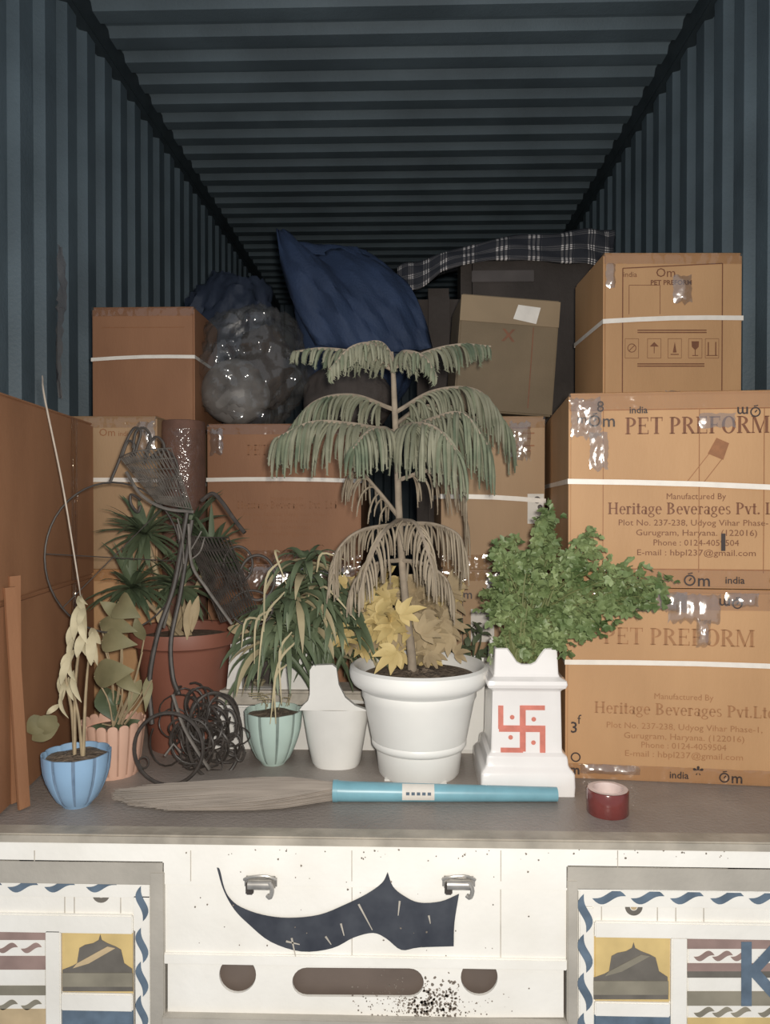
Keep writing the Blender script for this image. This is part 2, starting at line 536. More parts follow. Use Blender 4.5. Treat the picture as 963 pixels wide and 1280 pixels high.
# lower panel with its three openings
circ = lambda cx, cy, r: [(cx + r * math.cos(2 * PI * i / 28), cy + r * math.sin(2 * PI * i / 28)) for i in range(28)]
caps = [(384 + 18 * math.cos(a), 1225 + 18 * math.sin(a)) for a in [R(90 + 180 * i / 10) for i in range(11)]] + \
       [(512 + 18 * math.cos(a), 1226 + 18 * math.sin(a)) for a in [R(-90 + 180 * i / 10) for i in range(11)]]
mb = MB()
mb.plate(pl([(211, 1197), (704, 1197), (704, 1269), (211, 1269)]), Y0 + F0 + .004, Y0 + F0 + .010,
         [pl(circ(298, 1216, 23)), pl(circ(599, 1219, 23)), pl(caps)])
lp = mb.build('lower_panel', M_cream, tg, smooth=False)
slab('rear_beam', 180, 1198, 730, 1300, F0 + .022, .06, M_hole)
slab('bottom_bar', 207, 1271, 708, 1300, F0 - .012, .03, M_grey)
dag = [(273, 1081), (281, 1108), (294.5, 1132.6), (313, 1151.5), (340, 1173), (378, 1185), (416, 1181), (443, 1167.7), (467, 1162),
       (483.5, 1169), (502, 1183), (524, 1180), (567, 1178.5), (568, 1149), (573.6, 1113.7), (551, 1123), (524, 1124.5), (505, 1116),
       (491.6, 1104.5), (485, 1086.7), (478, 1100), (459, 1113.7), (432, 1127), (400, 1139.6), (362, 1143.4), (329.6, 1139.6), (302.6, 1130),
       (289, 1119), (282, 1105.6), (276.7, 1084)]
cor = [0, 12, 14, 19]; dd_ = []
for a, b in zip(cor, cor[1:] + [len(dag)]):
    sgm = [(*p_, 0) for p_ in (dag + [dag[0]])[a:b + 1]]
    dd_ += [(v.x, v.y) for v in cr(sgm, (len(sgm) - 1) * 4 + 1)[:-1]]
decal('dagger_motif', [dd_], F0, M_navy, t=.0012)
# scratches through the motif and seams in the sheet
sc = []
for a, b, c, d in ((449, 1126, 466, 1158), (500, 1122, 498, 1140), (408, 1166, 415, 1176), (366, 1168, 371, 1192), (359, 1172, 376, 1176), (427, 1150, 431, 1165), (536, 1140, 538, 1150)):
    dx, dy = c - a, d - b; L = math.hypot(dx, dy); nx, ny = -dy / L * 1.2, dx / L * 1.2
    sc.append([(a - nx, b - ny), (c - nx * .4, d - ny * .4), (c + nx * .4, d + ny * .4), (a + nx, b + ny)])
decal('scratch', sc, F0 - .0014, M_seam, kind='stuff')
mb = MB(); random.seed(3)
for i in range(700):
    if i < 600:
        x = random.gauss(535, 40); y = random.gauss(1252, 15)
        if y > 1268 or y < 1206 or x < 440: continue
        f = F0 + .004; s = random.uniform(.4, 1.9) * (1.3 if abs(x - 540) < 30 else .7)
        if 505 < x < 530 and y < 1244: continue
        if abs(x - 599) < 24 and y < 1243: continue
    elif i < 660:
        x = random.uniform(210, 950); y = random.gauss(1062, 5); f = F0; s = random.uniform(.5, 1.7)
        if y < 1058: continue
    else:
        x = random.uniform(215, 700); y = random.uniform(1064, 1190); f = F0 - .0012 ; s = random.uniform(.5, 1.5)
    n = random.randint(5, 7)
    mb.plate(pl([(x + s * random.uniform(.5, 1.2) * math.cos(2 * PI * k / n), y + s * random.uniform(.5, 1.2) * math.sin(2 * PI * k / n)) for k in range(n)]), Y0 + f - .0004, Y0 + f + .0002)
mb.build('paint_chip', M_rust, tg, smooth=False, kind='stuff')
# latches
for cx in (328, 573):
    a = W(cx, 1101, Y0)
    mb = MB(); mb.box((a.x - .030, Y0 + F0 - .008, a.z - .006), (a.x + .030, Y0 + F0, a.z + .016), bev=.003)
    mb.tube([(a.x - .022, Y0 + F0 - .012, a.z + .004), (a.x + .022, Y0 + F0 - .012, a.z + .004)], .009, 10)
    l = mb.build('latch', M_steel, tg)
    mb = MB()
    mb.tube(cr([(a.x + .018, Y0 + F0 - .016, a.z + .010), (a.x + .024, Y0 + F0 - .020, a.z - .002), (a.x + .020, Y0 + F0 - .018, a.z - .016), (a.x + .014, Y0 + F0 - .014, a.z - .014)], 9), .004, 8)
    mb.tube(cr([(a.x - .030, Y0 + F0 - .010, a.z + .012), (a.x - .016, Y0 + F0 - .014, a.z + .019), (a.x + .012, Y0 + F0 - .014, a.z + .021), (a.x + .030, Y0 + F0 - .01, a.z + .012)], 9), .0026, 8)
    mb.build('hook', M_iron if False else M_steel, l)
    mb = MB(); mb.box((a.x - .026, Y0 + F0 - .016, a.z - .014), (a.x - .012, Y0 + F0 - .006, a.z + .008), bev=.002); mb.build('pin', M_iron, l)


def leafmotif(cx, cy, L, wd, vert=False, ph=1):
    """two-lobed wave leaf"""
    up, dn = [], []
    for i in range(13):
        t = i / 12; x = (t - .5) * L; m = ph * -math.sin((t - .5) * 2 * PI * .9) * wd * .42
        h = wd * .5 * math.sin(PI * t) ** .8
        up.append((x, m - h)); dn.append((x, m + h))
    pts = up[:-1] + dn[::-1][:-1]
    return [((cx + p[1], cy + p[0]) if vert else (cx + p[0], cy + p[1])) for p in pts]


# side panels: grey frame, white board, painted compartments
def side(s):
    L = s < 0
    bx0, bx1 = (-150, 190) if L else (722, 1110)
    fy = 1097 if L else 1108
    slab('board', bx0, fy - 3, bx1, 1310, .002, .04, M_cream)
    if L:
        slab('frame_bar', -150, 1074, 207, 1098, F0 - .002, .03, M_grey)
        slab('frame_bar', 191, 1086, 208, 1310, F0 - .0035, .03, M_grey)
    else:
        slab('frame_bar', 707, 1084, 1110, 1108, F0 - .002, .03, M_grey)
        slab('frame_bar', 707, 1096, 721, 1310, F0 - .0035, .03, M_grey)
    # border strips
    sy0, sy1 = (1098, 1117) if L else (1109, 1133)
    if L:
        st1 = slab('border_strip', -150, 1098, 189, 1117, -.004, .01, M_cream)
        st2 = slab('border_strip', 168, 1118, 189, 1310, -.004, .01, M_cream)
        decal('leaf_motif', [leafmotif(x, 1106, 38, 10) for x in (-60, -15, 30, 76, 128)], -.004, M_blue, st1)
        decal('leaf_motif', [leafmotif(178.5, y, 44, 10, True, -1) for y in (1128, 1180, 1222, 1264)], -.004, M_blue, st2)
    else:
        st1 = slab('border_strip', 723, 1109, 1110, 1132, -.004, .01, M_cream)
        st2 = slab('border_strip', 723, 1133, 742, 1310, -.004, .01, M_cream)
        decal('leaf_motif', [leafmotif(x, 1120, 42, 11) for x in (761, 809, 858, 908, 956, 1004)], -.004, M_blue, st1)
        decal('leaf_motif', [leafmotif(731, y, 48, 12, True, -1) for y in (1140, 1190, 1238, 1288)], -.004, M_blue, st2)
    # rosette of half rings
    cx, cy = (126, 1118) if L else (793, 1134)
    hr = lambda r0, r1: [[(cx + r1 * math.cos(R(a)), cy + r1 * math.sin(R(a))) for a in range(0, 181, 15)] + [(cx + r0 * math.cos(R(a)), cy + r0 * math.sin(R(a))) for a in range(180, -1, -15)]]
    decal('half_flower', hr(5, 11), .002, M_dome); decal('half_flower', hr(.6, 4), .002, M_tan)
    # stiles
    if L:
        slab('cross_stile', -150, 1143, 167, 1161, -.006, .01, M_cream)
        slab('stile', 59, 1161, 77, 1310, -.006, .01, M_cream)
        slab('stile', 168.2, 1161, 170, 1310, -.006, .01, M_seam)
        slab('cross_stile', 78, 1241, 167, 1261, -.006, .01, M_cream)
        yb = slab('picture_board', 78, 1162, 168, 1240, -.002, .01, M_yellow)
        x0, k = 78, 1.0
        bb = slab('colour_board', 78, 1262, 168, 1310, -.002, .01, M_blue)
        sb = slab('striped_board', -150, 1162, 58, 1310, -.002, .01, M_cream)
        bands = ((1162, 1174, M_maroon), (1194, 1211, M_maroon), (1231, 1243, M_olive), (1260, 1310, M_tan))
        waves = ((1184, M_maroon), (1255, M_olive)); wx = [-120, -85, -50, -15, 20, 50]; wx = [x - 10 for x in wx]
        bx = (-150, 58)
    else:
        slab('cross_stile', 743, 1156, 1110, 1170, -.006, .01, M_cream)
        slab('stile', 838, 1170, 858, 1310, -.006, .01, M_cream)
        slab('cross_stile', 743, 1252, 837, 1268, -.006, .01, M_cream)
        yb = slab('picture_board', 743, 1171, 838, 1251, -.002, .01, M_yellow)
        x0, k = 741, 1.06
        bb = slab('colour_board', 743, 1269, 838, 1310, -.002, .01, M_blue)
        sb = slab('striped_board', 859, 1171, 1110, 1310, -.002, .01, M_cream)
        bands = ((1171, 1185, M_maroon), (1203, 1213, M_maroon), (1213, 1221, M_dome), (1238, 1256, M_olive), (1271, 1310, M_yellow))
        waves = ((1194, M_maroon), (1264, M_olive)); wx = [880, 903, 926, 960, 990, 1020]
        bx = (859, 1110)
    o = 0 if L else 10
    X = lambda v: x0 + (v - 78) * k if L else x0 + v * k
    if not L: X = lambda v: 741 + (v - 78) * 1.06
    dome = [(79, 1238 + o), (79, 1211 + o), (92, 1206 + o), (97, 1203 + o), (100, 1184 + o), (107, 1180 + o), (117, 1178 + o), (124, 1174 + o), (126, 1167 + o), (128, 1174 + o), (135, 1178 + o), (145, 1182 + o), (152, 1186 + o), (156, 1203 + o), (166, 1210 + o), (167, 1238 + o)]
    decal('dome_motif', [[(X(a), b) for a, b in dome]], -.002, M_dome, yb)
    decal('ground_band', [[(X(79), 1215 + o), (X(167), 1215 + o), (X(167), 1232 + o), (X(79), 1232 + o)]], -.0029, M_olive, yb)
    decal('light_streak', [[(X(97), 1203 + o), (X(135), 1182 + o), (X(145), 1184 + o), (X(112), 1203 + o), (X(92), 1209 + o)]], -.0029, M_tan if L else M_olive, yb)
    for a, b, m in bands: decal('colour_band', [[(bx[0], a), (bx[1], a), (bx[1], b), (bx[0], b)]], -.002, m, sb)
    for y, m in waves: decal('wave_motif', [leafmotif(x, y, 26, 8) for x in wx if bx[0] < x - 13], -.002, m, sb)
    if not L:
        letter = [(926, 1176), (939, 1176), (939, 1205), (966, 1176), (984, 1176), (950, 1212), (986, 1252), (968, 1252), (939, 1220), (939, 1256), (926, 1256)]
        decal('blue_letter', [letter], -.0031, M_blue, sb)
    # faint sheet seams
    decal('sheet_seam', [[(bx0, fy + 44), (bx1 - 22 if L else bx1, fy + 44), (bx1 - 22 if L else bx1, fy + 45.5), (bx0, fy + 45.5)]] if False else
          [[(x, fy + 20), (x + 1, fy + 20), (x + 1, fy + 45), (x, fy + 45)] for x in ((80, 92, 150) if L else (752, 822, 845, 880))], .002, M_seam)


side(-1); side(1)
decal('sheet_seam', [[(x, 1060), (x + 1, 1060), (x + 1, 1098), (x, 1098)] for x in (46, 240, 440, 625, 770)], F0, M_seam)
decal('sheet_seam', [[(x, 1101), (x + 1, 1101), (x + 1, 1194), (x, 1194)] for x in (440, 625)], F0 + .003, M_seam)

# ------------------------------------------------------------------ cartons
def crinkle(mb, x0, x1, z0, z1, y, amp, nx, nz, eye=None):
    """wrinkled film patch with a ragged outline on an x-z face, folds turned to the eye to mirror the flash"""
    vs = []; sx = sz = 0
    if eye is not None:
        d = eye - Vector(((x0 + x1) / 2, 0, (z0 + z1) / 2)); sx = -d.x / d.y; sz = -d.z / d.y
    per = random.uniform(.018, .03)
    jag = [random.uniform(0, .3) for _ in range(nx + 1)], [random.uniform(0, .3) for _ in range(nx + 1)]
    ja2 = [random.uniform(-.5, .5) for _ in range(nz + 1)]
    for j in range(nz + 1):
        for i in range(nx + 1):
            u, v = i / nx, j / nz
            e = min(1, 6 * min(u, 1 - u), 6 * min(v, 1 - v))
            x = x0 + (x1 - x0) * (u + ja2[j] / nx * (1 - abs(2 * u - 1)) * .8 + (ja2[j] / nx * .7 if i in (0, nx) else 0))
            z = z0 + (z1 - z0) * (jag[0][i] * .5 + v * (1 - .5 * jag[0][i] - .3 * jag[1][i]))
            f = ((x - x0) / per) % 1; lift = abs(sx) * per * (f if sx < 0 else 1 - f) + max(0, sz) * (z1 - z)
            vs.append((x, y - .0012 - e * (amp * random.random() * .55 + min(.012, lift)), z))
    n = nx + 1
    mb.add(vs, [(j * n + i, j * n + i + 1, (j + 1) * n + i + 1, (j + 1) * n + i) for j in range(nz) for i in range(nx)])


def wrap_patch(t, patches):
    eye = Euler(t.rotation_euler).to_matrix().transposed() @ (Vector((.02, 0, EYE + .02)) - t.location)  # eye point the folds are tilted to, so they mirror the flash
    for p_ in patches:
        mb = MB(); crinkle(mb, *p_, eye=eye)
        mb.build('plastic_wrap', M_wrap, t, local=True, ang=180, label='crinkled clear film')


def carton(label, x0, x1, yf, z0, z1, dep, m, yaw=0, roll=0, strap=None, group=None):
    """box whose front lower left corner is (x0, yf); children in local axes: x across, y depth, z up"""
    wd = x1 - x0; h = z1 - z0
    cx = x0 + math.cos(yaw) * wd / 2; cy = yf + math.sin(yaw) * wd / 2
    group = 'cartons of the right stack' if x0 > .3 else 'cartons of the middle row' if x1 > -.3 else 'cartons of the left stacks'
    t = thing('carton', label, 'carton', (cx, cy, z0), (0, roll, yaw), group)
    mb = MB(); mb.box((-wd / 2, 0, 0), (wd / 2, dep, h), bev=.005)
    # gentle bulge of the front board
    b = mb.build('body', m, t, local=True)
    # the four top flaps meet in a seam: two outer flaps lie on the body
    mb = MB(); mb.box((-wd / 2 + .004, .004, h - .001), (wd / 2 - .004, dep / 2 - .002, h + .003)); mb.build('flap', m, t, local=True, smooth=False)
    mb = MB(); mb.box((-wd / 2 + .004, dep / 2 + .002, h - .001), (wd / 2 - .004, dep - .004, h + .003)); mb.build('flap', m, t, local=True, smooth=False)
    if strap is not None:
        za, zb, hw = strap
        mb = MB(); e = .0022
        loop = [(-wd / 2 - e, -e), (-wd / 4, -e - .001), (0, -e - .0015), (wd / 4, -e - .001), (wd / 2 + e, -e), (wd / 2 + e, dep + e), (-wd / 2 - e, dep + e)]
        vs = []
        for x, y in loop:
            f = (x + wd / 2) / wd; z = za + (zb - za) * f + (0 if y > 0 else .004 * math.sin(PI * f))
            vs += [(x, y, z - hw), (x, y, z + hw)]
        n = len(loop)
        mb.add(vs, [(2 * i, 2 * ((i + 1) % n), 2 * ((i + 1) % n) + 1, 2 * i + 1) for i in range(n)])
        mb.build('strap', M_strap, t, local=True, smooth=False, label='white plastic strap')
    return t, wd, dep, h


def edge_tape(t, wd, h, top=True, w=.03, x0=None, x1=None, amp=.0025, m=None):
    """clear tape folded over the long edge"""
    x0 = -wd / 2 if x0 is None else x0; x1 = wd / 2 if x1 is None else x1
    mb = MB(); nx = 46; sec = []
    if top:
        for k in range(9):
            if k < 5: sec.append((-.0014, h - w + k / 4 * (w - .007)))
            else: a = R((k - 4) * 22.5); sec.append((.006 - .0074 * math.cos(a), h - .006 + .0102 * math.sin(a)))
        sec.append((.03, h + .0042))
    else:
        sec = [(-.0014, .002), (-.0014, w * .25), (-.002, w * .5), (-.002, w * .75), (-.0014, w)]
    vs = []
    for i in range(nx + 1):
        x = x0 + (x1 - x0) * i / nx; k = random.random()
        for (y, z) in sec: vs.append((x, y - random.random() * amp * (.4 + k), z))
    n = len(sec)
    mb.add(vs, [(i * n + j, (i + 1) * n + j, (i + 1) * n + j + 1, i * n + j + 1) for i in range(nx) for j in range(n - 1)])
    return mb.build('tape', m or M_tape, t, local=True, label='clear packing tape printed in black', ang=60)


def om(mb, x, z, s, flip=False, y=-.0052):
    ring(mb, x, z, s, s * .28, y); seg(mb, x + s * .3, z + s * .4, x - s * .1, z - s * .1, s * .25, y)
    seg(mb, x - s * .3, z + s * 1.15, x + s * .5, z + s * 1.3, s * .2, y)
    if not flip: plain(mb, 'm', x + s * 2.4, z - s, s * 3.0, y, bold=.0004)
    else: plain(mb, 'm', x - s * 2.4, z + s, s * 3.0, y, flip=True, bold=.0004)


ADDR = (('Plot No. 237-238, Udyog Vihar Phase-1,', .33), ('Gurugram, Haryana. (122016)', .255), ('Phone : 0124-4059504', .18), ('E-mail : hbpl237@gmail.com', .25))


def big_print(t, wd, m, zs, cx=0, sc=1.0, name='PET PREFORM', tail='Pvt. Ltd', tw=.305, hw=.378, tx=0):
    """zs: heights of title, manufactured by, company and four address lines"""
    y = -.0009; mb = MB()
    serif(mb, name, cx + tx, zs[0], .037 * sc, tw * sc, y)
    plain(mb, 'Manufactured By', cx, zs[1], .019 * sc, y, .125 * sc)
    serif(mb, 'Heritage Beverages ' + tail, cx, zs[2], .0255 * sc, hw * sc, y)
    for (s, wdt), z in zip(ADDR, zs[3:]): plain(mb, s, cx, z, .019 * sc, y, wdt * sc)
    return mb.build('print', m, t, local=True, smooth=False, label='brown printed lettering', kind='stuff')


# right-hand stack, nearest the camera
yawR = R(-5.5)
lowL = W(707, 972, 1.712)
c1, wd, dp, h = carton('lowest carton of the right stack, on the bed behind the red tape roll', lowL.x, lowL.x + .56, 1.712, 0, .426, .62, M_card, yawR, strap=(.262, .262, .0055))
big_print(c1, wd, M_ink_pale, (.305, .185, .150, .118, .096, .076, .056), cx=-.025, tail='Pvt.Ltd', tw=.322, hw=.385, tx=-.012)
edge_tape(c1, wd, h, True, .042, amp=.004); edge_tape(c1, wd, h, False, .036, amp=.004)
mb = MB()
om(mb, .06, .018, .011); plain(mb, 'india', -.035, .012, .022, -.0052, bold=.0003); plain(mb, '*', .005, .004, .05, -.0052, bold=.0012)
om(mb, .085, h - .027, .011, True); plain(mb, 'india', .17, h - .018, .02, -.0052, flip=True)
ring(mb, -wd / 2 + .022, .05, .011, .003, -.0052); plain(mb, 'm', -wd / 2 + .02, .012, .03, -.0052, bold=.0008)
plain(mb, '3', -wd / 2 + .018, .105, .035, -.0052, bold=.0004); plain(mb, 'f', -wd / 2 + .03, .125, .03, -.0052)
mb.build('tape_print', M_tapeink, c1, local=True, smooth=False, label='black lettering on the tape', kind='stuff')
wrap_patch(c1, [(-.16, -.02, h - .05, h - .002, -.001, .0012, 22, 5), (-.06, .05, h - .075, h - .004, -.001, .0012, 20, 6), (.0, .03, h - .125, h - .06, -.001, .008, 6, 9), (-.22, -.15, h - .034, h - .002, -.001, .002, 9, 4), (.06, .13, h - .036, h - .002, -.001, .001, 12, 4), (-.25, -.12, .012, .036, -.001, .003, 12, 4)])

c2, wd, dp, h = carton('middle carton of the right stack, with sharp brown lettering and a torn tape patch', lowL.x + .006, lowL.x + .566, 1.714, .431, .861, .62, M_card, yawR, strap=(.236, .214, .0058))
big_print(c2, wd, M_ink, (.340, .196, .163, .138, .116, .094, .072), cx=-.006)
edge_tape(c2, wd, h, True, .034); edge_tape(c2, wd, h, False, .04)
mb = MB()
for x in (-.205, .0, .135): mb.box((x - .0007, -.0011, .035), (x + .0007, -.0004, h - .035))
mb.box((-wd / 2 + .002, -.0012, h - .037), (wd / 2 - .002, -.0004, h - .0345)); mb.box((-wd / 2 + .002, -.0012, .040), (wd / 2 - .002, -.0004, .0425))
# pictured preform, drawn slanting under the title
pf = [(.036, .330), (.062, .318), (.050, .282), (.018, .296)]
mb.plate(pf, -.0016, -.0005)
seg(mb, .020, .295, -.025, .235, .0014, -.001); seg(mb, .047, .283, .006, .228, .0014, -.001)
mb.build('printed_lines', M_ink_faint, c2, local=True, smooth=False, kind='stuff')
mb = MB()
om(mb, -.225, h - .06, .013); plain(mb, 'm', -.252, h - .065, .03, -.0052); plain(mb, '8', -.212, h - .04, .035, -.0052)
plain(mb, 'india', -.13, h - .044, .021, -.0052, bold=.0004); om(mb, .115, h - .045, .011, True); om(mb, .20, h - .045, .011, True)
for x in (-.165, -.02, .16): om(mb, x, .018, .0125)
for x in (.075, .21): plain(mb, 'india', x, .012, .022, -.0052, bold=.0003)
plain(mb, '1', .05, .085, .05, -.0052, bold=.002)
mb.build('tape_print', M_tapeink, c2, local=True, smooth=False, label='black lettering on the tape', kind='stuff')
wrap_patch(c2, [(-wd / 2 + .004, -.21, h - .105, h - .004, -.001, .007, 10, 16), (-.235, -.195, h - .175, h - .08, -.001, .007, 7, 12), (.0, .075, h - .08, h - .045, -.001, .004, 9, 5)])

a = W(756, 400, 2.05)
c3, wd, dp, h = carton('topmost carton of the right stack, with a row of handling symbols', a.x, a.x + .372, 2.06, .862, 1.286, .31, M_card, R(1.5), strap=(.243, .252, .0062))
mb = MB(); y = -.0009
x0, x1 = -.135, .132
for (p, q_) in (((x0, .0), (x0, .385)), ((x1, .0), (x1, .398)), ((x0, .385), (x1, .398))): seg(mb, *p, *q_, .0028, y)
for p in ((-.118, .34, -.118, .262), (-.035, .34, -.035, .262), (-.118, .34, -.035, .34)): seg(mb, *p, .0014, y)
plain(mb, 'Om', -.02, .362, .034, y); plain(mb, 'PET PREFORM', -.005, .341, .018, y, .11, bold=.0004); plain(mb, 'india', -.115, .362, .02, y)
for z, x2 in ((.218, .09), (.212, .09), (.128, .085), (.122, .085)): mb.box((-.095, y - .0002, z), (x2, y, z + .003))
for i, x in enumerate((-.11, -.05, .005, .06, .105)):
    seg(mb, x - .018, .145, x + .018, .145, .001, y); seg(mb, x - .018, .197, x + .018, .197, .001, y)
    seg(mb, x - .018, .145, x - .018, .197, .001, y); seg(mb, x + .018, .145, x + .018, .197, .001, y)
ring(mb, -.11, .172, .012, .002, y); seg(mb, -.118, .164, -.102, .18, .002, y)
mb.plate([(-.062, .176), (-.05, .188), (-.038, .176)], y - .0002, y + .0001); seg(mb, -.05, .176, -.05, .158, .002, y)
mb.plate([(.0, .16), (.005, .188), (.010, .16)], y - .0002, y + .0001); seg(mb, -.006, .155, .016, .155, .0025, y)
mb.plate([(.05, .19), (.07, .19), (.069, .175), (.062, .168), (.058, .168), (.051, .175)], y - .0002, y + .0001); seg(mb, .06, .168, .06, .152, .002, y); seg(mb, .052, .152, .068, .152, .002, y)
for x in (.095, .115): seg(mb, x, .152, x, .188, .003, y)
seg(mb, .09, .152, .12, .152, .002, y)
mb.build('print', M_ink, c3, local=True, smooth=False, label='brown frame, lettering and handling symbols', kind='stuff')
edge_tape(c3, wd, h, True, .028, amp=.004)
wrap_patch(c3, [(.0, .05, .285, .37, -.001, .006, 7, 10), (-.02, .02, .005, .06, -.001, .006, 6, 7), (-.18, -.155, .33, .4, -.001, .005, 4, 8)])

# middle row, right
a = W(552, 600, 2.15); b = W(682, 600, 2.15)
for z0, lab, st in ((0, 'carton low in the middle row, half hidden behind the leafy tulsi plant', None), (.432, 'pale carton with a white sticker on its right edge, above the leafy tulsi plant', (.205, .192, .0065))):
    c, wd, dp, h = carton(lab, a.x, b.x, 2.155, z0, z0 + .428, .56, M_card_pale, 0, strap=st)
    edge_tape(c, wd, h, True, .03); edge_tape(c, wd, h, False, .04)
    if z0:
        mb = MB(); x = wd / 2 - .026
        mb.box((x - .023, -.0016, .128), (x + .023, -.0006, .212)); st = mb.build('sticker', M_label, c, local=True, smooth=False, label='white paper sticker')
        mb = MB(); ring(mb, x + .004, .195, .010, .0095, -.0018); ring(mb, x + .012, .175, .007, .0065, -.0018); ring(mb, x + .006, .14, .006, .0055, -.0018); mb.build('sticker_print', M_tapeink, st, local=True, smooth=False)
        mb = MB()
        for i, z in enumerate((.40, .385, .37, .35, .335)): mb.box((wd / 2 - .10, -.0012, z - .004), (wd / 2 - .04 + .01 * (i % 2), -.0006, z))
        mb.build('print', M_ink_faint, c, local=True, smooth=False, kind='stuff')
        wrap_patch(c, [(.045, .105, .30, .42, -.001, .009, 10, 14)])
    else:
        wrap_patch(c, [(-.02, .16, .36, .42, -.001, .005, 16, 7)])
        mb = MB(); mb.box((-.062, -.0016, .225), (.004, -.0006, .318)); mb.build('sticker', M_label, c, local=True, smooth=False, label='white paper sticker')
        mb = MB(); om(mb, -.1, .36, .012); mb.box((-wd / 2 + .06, -.0012, .02), (-wd / 2 + .062, -.0006, .40)); mb.build('print', M_tapeink, c, local=True, smooth=False, kind='stuff')

# middle row, left
a = W(258, 600, 2.33); b = W(451, 600, 2.33)
for z0, lab, st in ((0, 'carton low in the middle row, hidden behind the strap leaved plant', None), (.432, 'strapped carton with faint red lettering, left of the dead conifer branches', (.258, .254, .0062))):
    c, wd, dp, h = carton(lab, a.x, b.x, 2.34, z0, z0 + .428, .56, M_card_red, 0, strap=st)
    edge_tape(c, wd, h, True, .03); edge_tape(c, wd, h, False, .04)
    if z0:
        big_print(c, wd, M_ink_faint, (.335, .195, .170, .146, .126, .106, .086), sc=.82, cx=.01)
        wrap_patch(c, [(-wd / 2 + .01, -wd / 2 + .05, .33, .42, -.001, .006, 5, 9)])
    else:
        wrap_patch(c, [(-.19, .02, .34, .425, -.001, .008, 24, 9), (.04, .22, .34, .425, -.001, .008, 18, 9)])

# left stacks
b = W(196, 600, 2.12)
for z0, lab, st in ((0, 'lowest carton at the left, hidden behind the terracotta pot', None), (.432, 'carton behind the spiky dark plant, under the strapped box', (.245, .25, .006))):
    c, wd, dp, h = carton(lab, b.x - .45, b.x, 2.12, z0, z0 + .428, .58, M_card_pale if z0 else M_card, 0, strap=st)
    edge_tape(c, wd, h, True, .03)
    if z0:
        mb = MB(); plain(mb, 'Om', .085, .375, .03, -.0009); plain(mb, 'india', .135, .375, .02, -.0009); mb.build('print', M_ink_faint, c, local=True, smooth=False, kind='stuff')
        wrap_patch(c, [(.17, .22, .33, .42, -.001, .006, 6, 10)])
a = W(115, 440, 2.36); b = W(243, 440, 2.36)
c, wd, dp, h = carton('brown carton with one white strap, topmost in the left corner', a.x, b.x, 2.36, .862, 1.228, .36, M_card_red, 0, strap=(.205, .212, .0055))
edge_tape(c, wd, h, True, .026)
mb = MB(); mb.box((-wd / 2 + .03, -.001, h - .062), (wd / 2 - .03, -.0004, h - .06)); mb.build('printed_line', M_ink_faint, c, local=True, smooth=False)
# big cartons along the left edge of the picture, seen from the side
pN, pF = Vector((-.800, 1.46)), Vector((-.866, 2.085))
ang = math.atan2(pF.y - pN.y, pF.x - pN.x) - PI / 2
for z0, lab, h_ in ((0, 'large carton on the bed at the far left, its side towards the blue pot', .418), (.420, 'large carton at the far left, upper one of two beside the white string', .416)):
    L = (pF - pN).length; wd = .42
    cx = pN.x - math.cos(ang) * wd / 2; cy = pN.y - math.sin(ang) * wd / 2
    t = thing('carton', lab, 'carton', (cx, cy, z0), (0, 0, ang), 'cartons of the left stacks')
    mb = MB(); mb.box((-wd / 2, 0, 0), (wd / 2, L, h_), bev=.006); mb.build('body', M_card_red, t, local=True)
    mb = MB(); mb.box((-wd / 2 + .004, .004, h_ - .001), (wd / 2 - .004, L - .004, h_ + .003)); mb.build('flap', M_card_red, t, local=True, smooth=False)
    mb = MB()
    vs = []
    for i in range(25):
        for z in (0.003, h_ * .25, h_ * .5, h_ * .75, h_ - .003): vs.append((wd / 2 + .0015 + .003 * random.random(), L - .20 + .055 * random.random() * .1 + i * .002, z))
    mb.add(vs, [(i * 5 + j, i * 5 + 5 + j, i * 5 + 6 + j, i * 5 + 1 + j) for i in range(24) for j in range(4)])
    mb.build('tape', M_tape, t, local=True, label='clear packing tape')
# cardboard strips leaning at the far left
cardL = [((-4, 716), (20, 990)), ((6, 742), (30, 1016))]
for k, ((xa, ya), (xb, yb)) in enumerate(cardL):
    bot = W(xb, 1018 - 18 * k, 1.505 + .03 * (1 - k)); bot.z = .004
    top = Vector((-.795 - .006 * (1 - k), 1.50 + .03 * (1 - k), .47 - .02 * k)); bot.x += 0
    d = (top - bot); mb = MB()
    ux = Vector((.005, .012, 0)); uy = Vector((.003, -.002, 0))
    mb.add([bot - ux - uy, bot + ux - uy, bot + ux + uy, bot - ux + uy, top - ux - uy, top + ux - uy, top + ux + uy, top - ux + uy], [(0, 3, 2, 1), (4, 5, 6, 7), (0, 1, 5, 4), (1, 2, 6, 5), (2, 3, 7, 6), (3, 0, 4, 7)])
    o = mb.build('wooden_strip', M_card_red, loc=tuple(bot), smooth=False)
    tag(o, ('rear one of two brown strips leaning against the far left carton', 'front one of two brown strips leaning against the far left carton')[k], 'strip', 'strips leaning at the far left')

